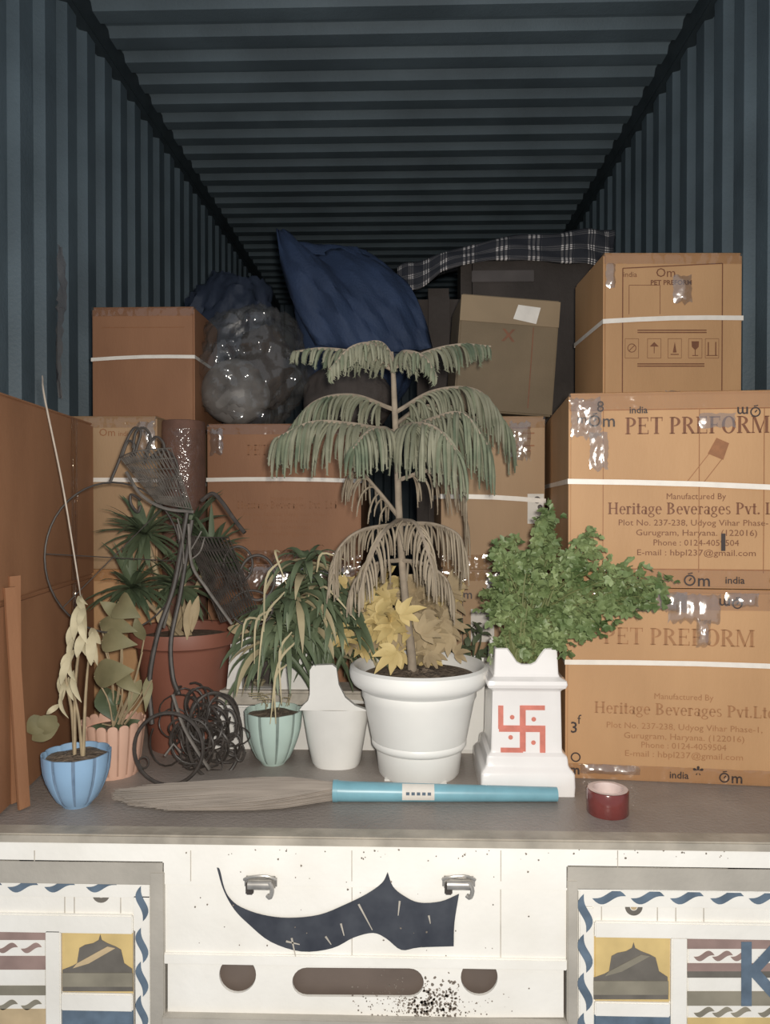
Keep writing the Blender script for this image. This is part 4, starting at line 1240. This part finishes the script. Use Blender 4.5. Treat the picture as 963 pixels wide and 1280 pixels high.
# ------------------------------------------------------------------ petal pots
def petal_pot(name, label, c, r, h, m, mg, n=10, flare=1.0):
    t = thing(name, label, 'potted plant', tuple(c)); N = n * 12
    prof = [(.001, 0), (.40 * r, 0), (.46 * r, .006), (.60 * r, h * .14), (.74 * r, h * .30), (.86 * r, h * .48), (.94 * r, h * .66), (.985 * r, h * .84), (r, h), (.955 * r, h), (.93 * r, h * .9), (.86 * r, h * .88)]

    def fn(a, t_, r_, z):
        f = (a * n / (2 * PI)) % 1; d = abs(f - .5) * 2
        g = max(0, (d - .80) / .20)
        if t_ < .12 or r_ < .5 * r: return r_ * (1 + .015 * (1 - d * d)), z
        k_ = .45 if z > h * .8 else 1
        sc = 1 + .03 * k_ * (1 - d * d) - .045 * g * k_
        top = 0
        if z >= h * .99: top = .0015 * (1 - d * d)
        return r_ * sc, z + top
    mfn = lambda fr, t_: 1 if (abs(((fr * n) % 1) - .5) * 2 > .84 and .1 < t_ < .74) else 0  # painted groove shadow: second material between the petals
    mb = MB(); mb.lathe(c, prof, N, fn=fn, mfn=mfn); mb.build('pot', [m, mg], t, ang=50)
    mb = MB(); mb.lathe(c, [(.93 * r, h * .9), (.5 * r, h * .93), (.001, h * .94)], 24, fn=lambda a, t_, r_, z: (r_, z + .002 * math.sin(5 * a + r_ * 300))); mb.build('soil', M_soil, t)
    return t


bc = Vector((W(96, 980, 1.535).x, 1.535, 0)); bh = .108
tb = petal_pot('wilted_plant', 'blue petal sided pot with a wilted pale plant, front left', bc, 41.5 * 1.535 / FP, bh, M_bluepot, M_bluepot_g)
mb = MB(); sr = bc + Vector((0, 0, bh * .92))
st = [cr([sr + Vector((-.004, 0, 0)), W(94, 860, 1.57), W(100, 800, 1.56), W(104, 755, 1.56)], 14), cr([sr + Vector((.014, 0, 0)), W(107, 870, 1.57), W(112, 810, 1.57)], 12),
      cr([sr + Vector((-.004, 0, 0)), W(90, 890, 1.56), W(82, 840, 1.55), W(92, 815, 1.55)], 12), cr([sr + Vector((.012, .0, 0)), W(98, 895, 1.56), W(88, 850, 1.56)], 12)]
for s in st: mb.tube(s, [.0035, .003, .0018], 6)
mb.build('stem', M_drystem, tb)
for (ax, ay), (bx_, by_), wd_, dy in (((104, 750), (108, 800), 9, -.02), ((102, 752), (92, 800), 9, -.03), ((100, 775), (84, 806), 7, -.02), ((108, 785), (118, 828), 9, -.01), ((114, 785), (126, 805), 8, 0), ((116, 790), (114, 832), 9, -.03),
                                       ((106, 790), (96, 822), 8, -.04), ((94, 812), (80, 842), 9, -.01), ((88, 820), (76, 856), 7, -.03), ((92, 838), (102, 878), 6, -.03), ((82, 850), (76, 880), 5, 0), ((76, 880), (58, 893), 5, -.01), ((80, 862), (86, 898), 5, -.02),
                                       ((98, 745), (106, 765), 6, -.02), ((84, 836), (74, 866), 6, .01), ((110, 800), (100, 812), 7, -.02), ((100, 768), (110, 806), 6, -.04), ((96, 790), (88, 830), 6, 0), ((118, 800), (122, 832), 5, -.02), ((90, 825), (96, 852), 5, -.03), ((105, 760), (98, 782), 6, -.05), ((104, 742), (110, 756), 4, -.02), ((86, 846), (92, 876), 5, .01)):
    mb = MB(); broad(mb, W(ax, ay, 1.56 + dy), W(bx_, by_, 1.545 + dy), wd_ * .72 * 1.56 / FP, Vector((random.uniform(-.5, .5), -1, .2)).normalized(), .012, fold=.5); mb.build('leaf', M_wilt, tb, ang=180)
for (ax, ay), (bx_, by_) in (((74, 905), (40, 925)), ((70, 895), (52, 918)), ((60, 900), (34, 915))):
    mb = MB(); broad(mb, W(ax, ay, 1.62), W(bx_, by_, 1.60), 14 * 1.6 / FP, Vector((0, -1, .4)).normalized(), .01); mb.build('leaf', M_olive_leaf, tb, ang=180, label='dull olive leaf')

mc = Vector((W(342, 940, 1.795).x, 1.795, 0))
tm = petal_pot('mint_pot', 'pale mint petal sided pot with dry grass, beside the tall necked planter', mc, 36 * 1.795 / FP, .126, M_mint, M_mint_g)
mb = MB()
for k in range(10):
    a = mc + Vector((random.uniform(-.04, .04), random.uniform(-.03, .03), .13)); mb.tube(cr([a, a + Vector((random.uniform(-.02, .02), -.01, .03)), a + Vector((random.uniform(-.04, .04), -.03, .035))], 6), .0011, 4)
mb.build('dry_grass', M_strap_y, tm)

# peach pot with scalloped rim
pc = Vector((W(142, 970, 1.72).x, 1.72, 0)); pr = 39 * 1.72 / FP; ph = .112
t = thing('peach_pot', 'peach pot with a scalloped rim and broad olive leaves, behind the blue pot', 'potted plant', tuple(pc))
n = 18


def fnp(a, t_, r_, z):
    f = (a * n / (2 * PI)) % 1; d = abs(f - .5) * 2
    return r_ * (1 + .02 * (1 - d * d)), z + (.012 * math.sqrt(max(0, 1 - d * d)) if z > ph * .95 else 0)


mb = MB(); mb.lathe(pc, [(.001, 0), (.76 * pr, 0), (.8 * pr, .008), (.88 * pr, ph * .4), (.96 * pr, ph * .8), (pr, ph), (.95 * pr, ph), (.92 * pr, ph * .9), (.001, ph * .88)], n * 10, fn=fnp,
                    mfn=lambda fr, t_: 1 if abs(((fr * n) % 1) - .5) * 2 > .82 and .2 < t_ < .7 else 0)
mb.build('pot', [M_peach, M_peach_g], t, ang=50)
mb = MB(); mb.lathe(pc, [(.9 * pr, ph * .9), (.001, ph * .93)], 20); mb.build('soil', M_soil, t)
mb = MB(); rt = pc + Vector((0, 0, ph * .9))
lv = [((148, 752), (176, 772), 20, -.0), ((125, 778), (172, 790), 14, .02), ((128, 800), (172, 806), 17, .0), ((118, 845), (168, 838), 20, -.02), ((150, 838), (176, 868), 12, -.02), ((128, 860), (150, 905), 16, .03), ((176, 850), (160, 890), 8, 0), ((186, 845), (182, 890), 7, 0), ((150, 770), (125, 752), 10, .03), ((180, 800), (170, 770), 9, .05), ((150, 868), (132, 882), 12, .03), ((140, 905), (160, 925), 12, .01), ((128, 905), (118, 930), 11, .01), ((155, 910), (175, 900), 9, .02)]
for (ax, ay), (bx_, by_), wd_, dy in lv: mb.tube(cr([rt, rt.lerp(W(ax, ay, 1.72 + dy), .55) + Vector((.012, 0, 0)), W(ax, ay, 1.72 + dy)], 8), .002, 5)
for xa, ya, xb, yb in ((148, 905, 178, 815), (152, 905, 168, 850), (156, 905, 190, 850)): mb.tube(cr([W(xa, ya, 1.70), W((xa + xb) / 2 + 3, (ya + yb) / 2, 1.69), W(xb, yb, 1.68)], 8), [.003, .0015], 5)
mb.build('stem', M_drystem, t)
for i, ((ax, ay), (bx_, by_), wd_, dy) in enumerate(lv):
    mb = MB(); broad(mb, W(ax, ay, 1.72 + dy), W(bx_, by_, 1.69 + dy), wd_ * .92 * 1.7 / FP, Vector((random.uniform(-.4, .4), -1, .35)).normalized(), .014, shape=(.15, .85, 1, .72, .36, .03), fold=.3); mb.build('leaf', M_dgreen if i in (5, 10, 11, 12, 13) else M_olive_leaf, t, ang=180)

# terracotta pot with spiky dark plant
tcx = Vector((W(232, 950, 1.93).x, 1.93, 0)); trr = 66 * 1.93 / FP
t = thing('spiky_plant', 'terracotta pot with two spiky dark green rosettes, behind the iron stand', 'potted plant', tuple(tcx))
th = EYE - (792 - 628) * 1.86 / FP
mb = MB(); mb.lathe(tcx, [(.001, 0), (.64 * trr, 0), (.66 * trr, .01), (.88 * trr, th - .045), (.90 * trr, th - .04), (1.0 * trr, th - .034), (1.03 * trr, th - .004), (1.02 * trr, th), (.95 * trr, th - .002), (.90 * trr, th - .03), (.001, th - .03)], 56); mb.build('pot', M_terra, t)
mb = MB(); mb.lathe(tcx, [(.91 * trr, th - .025), (.5 * trr, th - .02), (.001, th - .018)], 24); mb.build('soil', M_soil, t)
rnd = random.Random(31); mb = MB(); hd = []
for (x, y), Y in (((182, 668), 1.86), ((265, 690), 1.90), ((165, 735), 1.84), ((225, 735), 1.88), ((240, 660), 1.95)):
    e = W(x, y, Y); r0 = tcx + Vector((rnd.uniform(-.03, .03), 0, th - .02)); mb.tube(cr([r0, r0.lerp(e, .5), e], 8), [.008, .006], 7); hd.append(e)
mb.build('stem', M_drystem, t)
for hi, e in enumerate(hd):
    for k in range((72, 66, 60, 44, 28)[hi]):
        a = rnd.uniform(0, 2 * PI); el = rnd.uniform(-.7, 1.2)
        d = Vector((math.cos(a) * math.cos(el), math.sin(a) * math.cos(el) - .25, math.sin(el)))
        one_leaf(t, M_dgreen, e, d, rnd.uniform(.075, .135), rnd.uniform(.006, .0105), rnd.uniform(.3, 1.1), n=5, shape=(.5, 1, .9, .6, .05))
for sx, sy, ex, ey in ((238, 750, 234, 800), (248, 745, 240, 790), (200, 760, 205, 785), (290, 790, 315, 775), (285, 785, 312, 790)):
    mb = MB(); broad(mb, W(sx, sy, 1.80), W(ex, ey, 1.79), 6 * 1.8 / FP, Vector((.1, -1, .2)).normalized(), .006, fold=.5); mb.build('dry_leaf', M_tleaf, t, ang=180, label='dry tan leaf')

# ------------------------------------------------------------------ low white shrine planter with arched niche
sy_ = 1.885
sx0, sx1 = W(255, 900, sy_).x, W(474, 900, sy_).x; scx = (sx0 + sx1) / 2
t = thing('shrine_planter', 'low white planter base with an arched niche, behind the mint pot', 'planter', (scx, sy_, 0))
zs = lambda y: EYE - (y - 628) * sy_ / FP
mb = MB(); mb.box((sx0, sy_ + .002, .0), (sx1, sy_ + .12, zs(884)), bev=.006); mb.build('base', M_white2, t)
mb = MB(); mb.box((sx0 + .03, sy_ + .002, zs(884) - .002), (sx1 - .02, sy_ + .11, zs(866)), bev=.006); mb.build('ledge', M_mesh if False else M_seam, t, label='dusty grey ledge')
u0, u1 = W(283, 850, sy_ + .02).x, W(402, 850, sy_ + .02).x
zb, zt = zs(866) - .001, zs(800)
arch = [(W(298, 0, sy_).x, zb + .002), (W(298, 0, sy_).x, zs(838)), (W(301, 0, sy_).x, zs(828)), (W(310, 0, sy_).x, zs(818)), (W(322, 0, sy_).x, zs(814)), (W(334, 0, sy_).x, zs(818)), (W(343, 0, sy_).x, zs(828)), (W(346, 0, sy_).x, zs(838)), (W(346, 0, sy_).x, zb + .002)]
mb = MB(); mb.plate([(u0, zb), (u1, zb), (u1 - .01, zt + .004), (u1 - .02, zt), (u0 + .02, zt), (u0 + .012, zt - .006)], sy_ + .022, sy_ + .05, [arch]); mb.build('niche_front', M_white2, t, smooth=False)
mb = MB(); mb.box((u0 + .006, sy_ + .08, zb), (u1 - .012, sy_ + .10, zt - .004)); mb.build('niche_back', M_bundle, t, smooth=False, label='dark back of the niche')
nx = W(316, 0, sy_).x
mb = MB(); mb.lathe(Vector((nx, sy_ + .062, zb)), [(.001, 0), (.010, 0), (.012, .004), (.018, .012), (.016, .014), (.001, .010)], 16); mb.build('lamp_dish', M_wilt, t, label='small pale lamp dish in the niche')

# ------------------------------------------------------------------ upended iron tricycle planter
IY = 1.745
t = thing('iron_plant_stand', 'black wrought iron tricycle plant stand, upended among the pots at left', 'plant stand', tuple(Vector((W(215, 975, IY).x, IY, 0))))


def wire(name, pts, r, m=M_iron, n=30, par=t, closed=False):
    mb = MB(); mb.tube(cr([W(x, y, IY + d) for x, y, d in pts], n), r, 7); return mb.build(name, m, par)


def hoop(name, cx, cy, rx, ry, d, r, tilt=0.0, m=M_iron, par=t, n=44):
    mb = MB(); mb.tube([W(cx + rx * math.cos(2 * PI * k / n), cy + ry * math.sin(2 * PI * k / n), IY + d + tilt * math.cos(2 * PI * k / n)) for k in range(n)], r, 7, closed=True); return mb.build(name, m, par)


big = hoop('large_wheel', 141, 697, 85, 94, -.03, .0022, .10)
mb = MB()
for k in range(4):
    a = PI * k / 4 + .05
    if k in (1, 2): continue
    mb.tube([W(141 + 85 * math.cos(a), 697 + 94 * math.sin(a), IY - .03 + .1 * math.cos(a)), W(141 - 85 * math.cos(a), 697 - 94 * math.sin(a), IY - .03 - .1 * math.cos(a))], .0012, 5)
mb.build('spoke', M_iron, big)
wire('frame_rod', [(234, 640, 0), (218, 730, 0), (198, 790, -.02), (187, 850, -.03), (190, 905, -.04)], .0058)
wire('frame_rod', [(240, 650, 0), (226, 740, 0), (214, 800, -.02), (216, 845, -.03), (224, 868, -.04)], .0052)
wire('frame_rod', [(222, 655, .01), (228, 700, .01), (216, 740, 0), (205, 785, 0)], .0032, M_mesh)
wire('handlebar', [(252, 626, 0), (266, 617, -.01), (278, 628, -.02), (292, 648, -.03), (306, 666, -.04)], .0048)
w1 = hoop('small_wheel', 211, 936, 43, 45, -.10, .0042)
hoop('hub', 180, 953, 6, 7, -.10, .002, par=w1)
w2 = hoop('small_wheel', 268, 920, 34, 54, -.02, .0042, .03)
# scrolls
mb = MB(); rnd = random.Random(8)
for cx, cy, rx, ry, d in ((285, 905, 14, 22, -.03), (292, 930, 12, 16, -.02), (272, 895, 16, 24, .0), (284, 945, 14, 9, -.01), (262, 930, 22, 30, -.02), (240, 925, 30, 32, -.05), (300, 940, 7, 12, -.02), (244, 880, 14, 22, -.03)):
    for k in range(2):
        pts = []
        for j in range(18):
            a = 2 * PI * j / 17 * 1.05 + rnd.random() * .1; s = 1 - .25 * j / 17
            pts.append(W(cx + rx * s * math.cos(a + k), cy + ry * s * math.sin(a + k), IY + d + .008 * k))
        mb.tube(pts, .0022, 6)
mb.build('scroll', M_iron, t)
# basket of wires at the bottom
mb = MB()
for k in range(46):
    cx, cy = rnd.gauss(252, 15), rnd.gauss(922, 18); pts = []
    rx, ry, ph_ = rnd.uniform(8, 26), rnd.uniform(10, 30), rnd.uniform(0, 6)
    for j in range(14):
        a = ph_ + 4.6 * j / 13; y = min(cy + ry * math.sin(a), 962); pts.append(W(cx + rx * math.cos(a), y, IY - .02 + .03 * math.sin(a * 1.3 + k)))
    mb.tube(pts, rnd.choice((.0016, .0024, .003)), 5)
mb.build('wire_tangle', M_iron, t, kind='stuff')
mb = MB(); mb.tube(cr([W(216, 868, IY - .05), W(228, 905, IY - .06), W(244, 935, IY - .07), W(262, 962, IY - .07)], 14), .004, 6); mb.tube([W(206, 945, IY - .1), W(217, 930, IY - .09), W(226, 941, IY - .09)], .003, 6); mb.build('fork', M_mesh, t)
# scrolled crown at the top
mb = MB()
for pts in ([(138, 602), (148, 578), (158, 552), (168, 535), (176, 540), (172, 556), (168, 570)], [(166, 560), (170, 540), (180, 535), (188, 545), (186, 562), (180, 578)], [(180, 580), (186, 556), (196, 546), (205, 556), (202, 570), (190, 572)],
            [(152, 572), (160, 552), (168, 556), (164, 570), (156, 574)], [(176, 625), (164, 618), (164, 630), (172, 640), (176, 632)], [(188, 572), (204, 562), (218, 572), (222, 590), (214, 600)]):
    mb.tube(cr([W(x, y, IY + .03) for x, y in pts], 24), .0034, 6)
mb.build('scroll', M_iron, t)
# two conical wire baskets
def basket(name, A, B, C_, D, nst, m, r=.0012):
    """wire net between the mouth A-B and the narrow end C-D"""
    mb = MB(); A, B, C_, D = [W(*p_) for p_ in (A, B, C_, D)]
    for k in range(nst):
        f = k / (nst - 1); bow = -.055 * math.sin(PI * f)
        mb.tube(cr([A.lerp(B, f) + Vector((0, bow, 0)), A.lerp(B, f).lerp(C_.lerp(D, f), .5) + Vector((0, bow * .8, 0)), C_.lerp(D, f) + Vector((0, bow * .3, 0))], 7), r, 4)
        if k < nst - 1:
            f2 = min(1, (k + 2) / (nst - 1)); mb.tube([A.lerp(B, f) + Vector((0, bow, 0)), A.lerp(B, f2).lerp(C_.lerp(D, f2), .5) + Vector((0, bow * .8, 0)), C_.lerp(D, f) + Vector((0, bow * .3, 0))], r, 4)
    for g in range(7):
        h_ = g / 6
        mb.tube([A.lerp(C_, h_).lerp(B.lerp(D, h_), f / 10) + Vector((0, -.055 * math.sin(PI * f / 10) * (1 - .7 * h_), 0)) for f in range(11)], r * 1.3, 4)
    return mb.build(name, m, t)


basket('wire_basket', (150, 572, IY + .02), (214, 560, IY + .02), (196, 628, IY + .02), (240, 636, IY + .02), 17, M_mesh)
wire('basket_rod', [(158, 590, -.01), (176, 618, -.02), (205, 635, -.02), (242, 640, 0)], .004, M_mesh)
basket('wire_basket', (232, 668, IY + .02), (286, 672, IY + .02), (276, 778, IY + .02), (322, 760, IY + .02), 17, M_iron)
wire('basket_rod', [(236, 655, -.05), (240, 705, -.06), (258, 735, -.06), (290, 780, -.05)], .0036, M_mesh)
for pts in ([(236, 692, -.05), (246, 675, -.05), (252, 664, -.05)], [(238, 700, -.05), (250, 690, -.05), (256, 672, -.05)], [(222, 648, -.04), (228, 672, -.04), (230, 705, -.04)]): wire('twig', pts, .0018, M_mesh, 8)
hoop('ring_scroll', 322, 722, 22, 28, .02, .0035); hoop('ring_scroll', 315, 760, 26, 22, .02, .003); hoop('ring_scroll', 298, 705, 18, 22, .04, .003)
# rolled brown mat standing between the cartons
p = W(229, 600, 2.20); mr = 27 * 2.2 / FP
t = thing('rolled_mat', 'dark brown rolled mat standing upright between the left cartons', 'mat', (p.x, 2.2, 0))
mb = MB(); mb.lathe(Vector((p.x, 2.2, 0)), [(.001, 0), (mr * .96, 0), (mr, .01), (mr, .845), (mr * .96, .855), (mr * .8, .857), (.001, .857)], 28, fn=lambda a, t_, r, z: (r * (1 + .02 * math.sin(5 * a)), z)); mb.build('roll', M_mat, t)
mb = MB(); vs = []
random.seed(9)
for j in range(15):
    for i in range(13):
        a = R(200 + 140 * i / 12); r_ = mr * 1.03 + random.random() * .008; vs.append((p.x + r_ * math.cos(a), 2.2 + r_ * math.sin(a), .5 + .33 * j / 14))
mb.add(vs, [(j * 13 + i, j * 13 + i + 1, j * 13 + 14 + i, j * 13 + 13 + i) for j in range(14) for i in range(12)]); mb.build('film', M_wrap2, t, ang=180, label='clear film wrapped round the mat')

# ------------------------------------------------------------------ string and torn film on the left wall
mb = MB(); a = W(97, 720, 1.60); b = W(56, 498, 1.66); mb.tube(cr([W(101, 748, 1.555), a, a.lerp(b, .5) + Vector((.004, 0, 0)), b, W(53, 470, 1.72)], 20), [.001, .0016, .002, .0022, .0016], 6)
o = mb.build('string', M_string, loc=tuple(a)); tag(o, 'white string running up from the wilted plant past the left carton', 'string')
mb = MB(); pts = [(45, 292), (40, 330), (44, 362), (56, 378), (60, 410), (60, 450), (58, 492)]
YW = 2.44
random.seed(12)
path = cr([Vector((XL + .045, 2.62 + .02 * math.sin(i), W(x, y, 2.50).z)) for i, (x, y) in enumerate(pts)], 26)
vs = []
for i, v in enumerate(path):
    h_ = .03 * (1.3 - abs(i - 9) / 16) ; h_ = max(.008, h_)
    for k in (-1, -.33, .33, 1): vs.append(v + Vector((random.uniform(0, .014), k * h_, random.uniform(-.006, .006))))
mb.add(vs, [(i * 4 + k, i * 4 + k + 1, i * 4 + 5 + k, i * 4 + 4 + k) for i in range(25) for k in range(3)])
o = mb.build('torn_film', M_pink, loc=(XL + .045, 2.62, 1.1), ang=180); tag(o, 'pinkish torn plastic strip hanging on the left corrugated wall', 'film')

# ------------------------------------------------------------------ broom on the bed
BY = 1.565
bx0, bx1 = W(140, 1010, BY).x, W(698, 1008, BY).x; bm_ = W(436, 1008, BY).x
t = thing('broom', 'soft straw broom with a cyan plastic handle lying along the bed edge', 'broom', (bm_, BY, 0))
mb = MB(); mb.tube([(bm_ - .03, BY, .022), (bm_, BY, .021), (bm_ + .18, BY + .004, .0185), (bx1, BY + .012, .0150)], [.0215, .0205, .018, .0145], 16); hnd = mb.build('handle', M_cyan, t)
mb = MB(); mb.tube([(bm_ - .032, BY, .022), (bm_ - .022, BY, .022)], .0224, 16); mb.build('collar', M_cyan, hnd)
la, lb = W(503, 1008, BY).x, W(543, 1008, BY).x
mb = MB()
n = 10
for i in range(n + 1):
    a = R(-150 + 125 * i / n)  # around the camera side
vs = []
for x, r_ in ((la, .0196), (lb, .0190)):
    for i in range(n + 1):
        a = R(150 + 120 * i / n); yy = BY + .003 + math.cos(a) * r_ ; vs.append((x, BY + .003 + r_ * math.cos(R(100 + 110 * i / n)), .0193 + r_ * math.sin(R(100 + 110 * i / n))))
mb.add(vs, [(i, i + 1, n + 2 + i, n + 1 + i) for i in range(n)]); lbl = mb.build('label', M_label, hnd, label='white printed sticker')
mb = MB()
for k in range(5):
    x = la + .008 + k * .011; mb.box((x, BY - .0178, .021), (x + .007, BY - .0168, .027))
mb.build('label_print', M_blue, lbl, smooth=False)
rnd = random.Random(4); mb = MB()
for k in range(1500):
    e = rnd.random(); s = rnd.uniform(-1, 1); zf = rnd.random()
    L = 1 - .30 * abs(s) ** 2.2 * rnd.uniform(.7, 1.1) - rnd.random() * .10
    x0_ = bm_ - .031; xe = bm_ - (bm_ - bx0) * L
    w0 = .013 * s; we = .064 * s * (1 - .25 * (L > .93))
    p0 = Vector((x0_ + .006, BY + w0, .021 + .013 * (zf - .5) * 2)); p2 = Vector((xe, BY + we + rnd.gauss(0, .003), .004 + .014 * zf * (1 - abs(s) * .5)))
    p1 = p0.lerp(p2, .45) + Vector((0, we * .42, .004 * zf))
    mb.tube(cr([p0, p1, p2], 6), [.0013, .0013, .0007], 3, cap=False)
mb.build('bristles', M_straw, t, kind='stuff', label='grey brown soft straw')

# ------------------------------------------------------------------ roll of tape
ty = 1.525
rc = Vector((W(760, 1005, ty).x, ty, 0)); ro = 25.5 * ty / FP
t = thing('tape_roll', 'roll of dark red tape with a pale core near the bed edge', 'tape roll', tuple(rc))
mb = MB(); mb.lathe(rc, [(ro * .74, .001), (ro * .97, 0), (ro, .002), (ro, .046), (ro * .97, .048), (ro * .74, .048)], 48); mb.build('tape', M_tape_roll, t)
mb = MB(); mb.lathe(rc, [(ro * .74, 0), (ro * .74, .0492), (ro * .70, .0492), (ro * .68, .047), (ro * .68, 0)], 48); mb.build('core', M_core, t, label='pale cardboard core')
mb = MB(); mb.lathe(rc, [(ro * .735, .0486), (ro * .955, .0486)], 48); mb.build('side_face', M_core, t, label='pale edge of the wound tape')
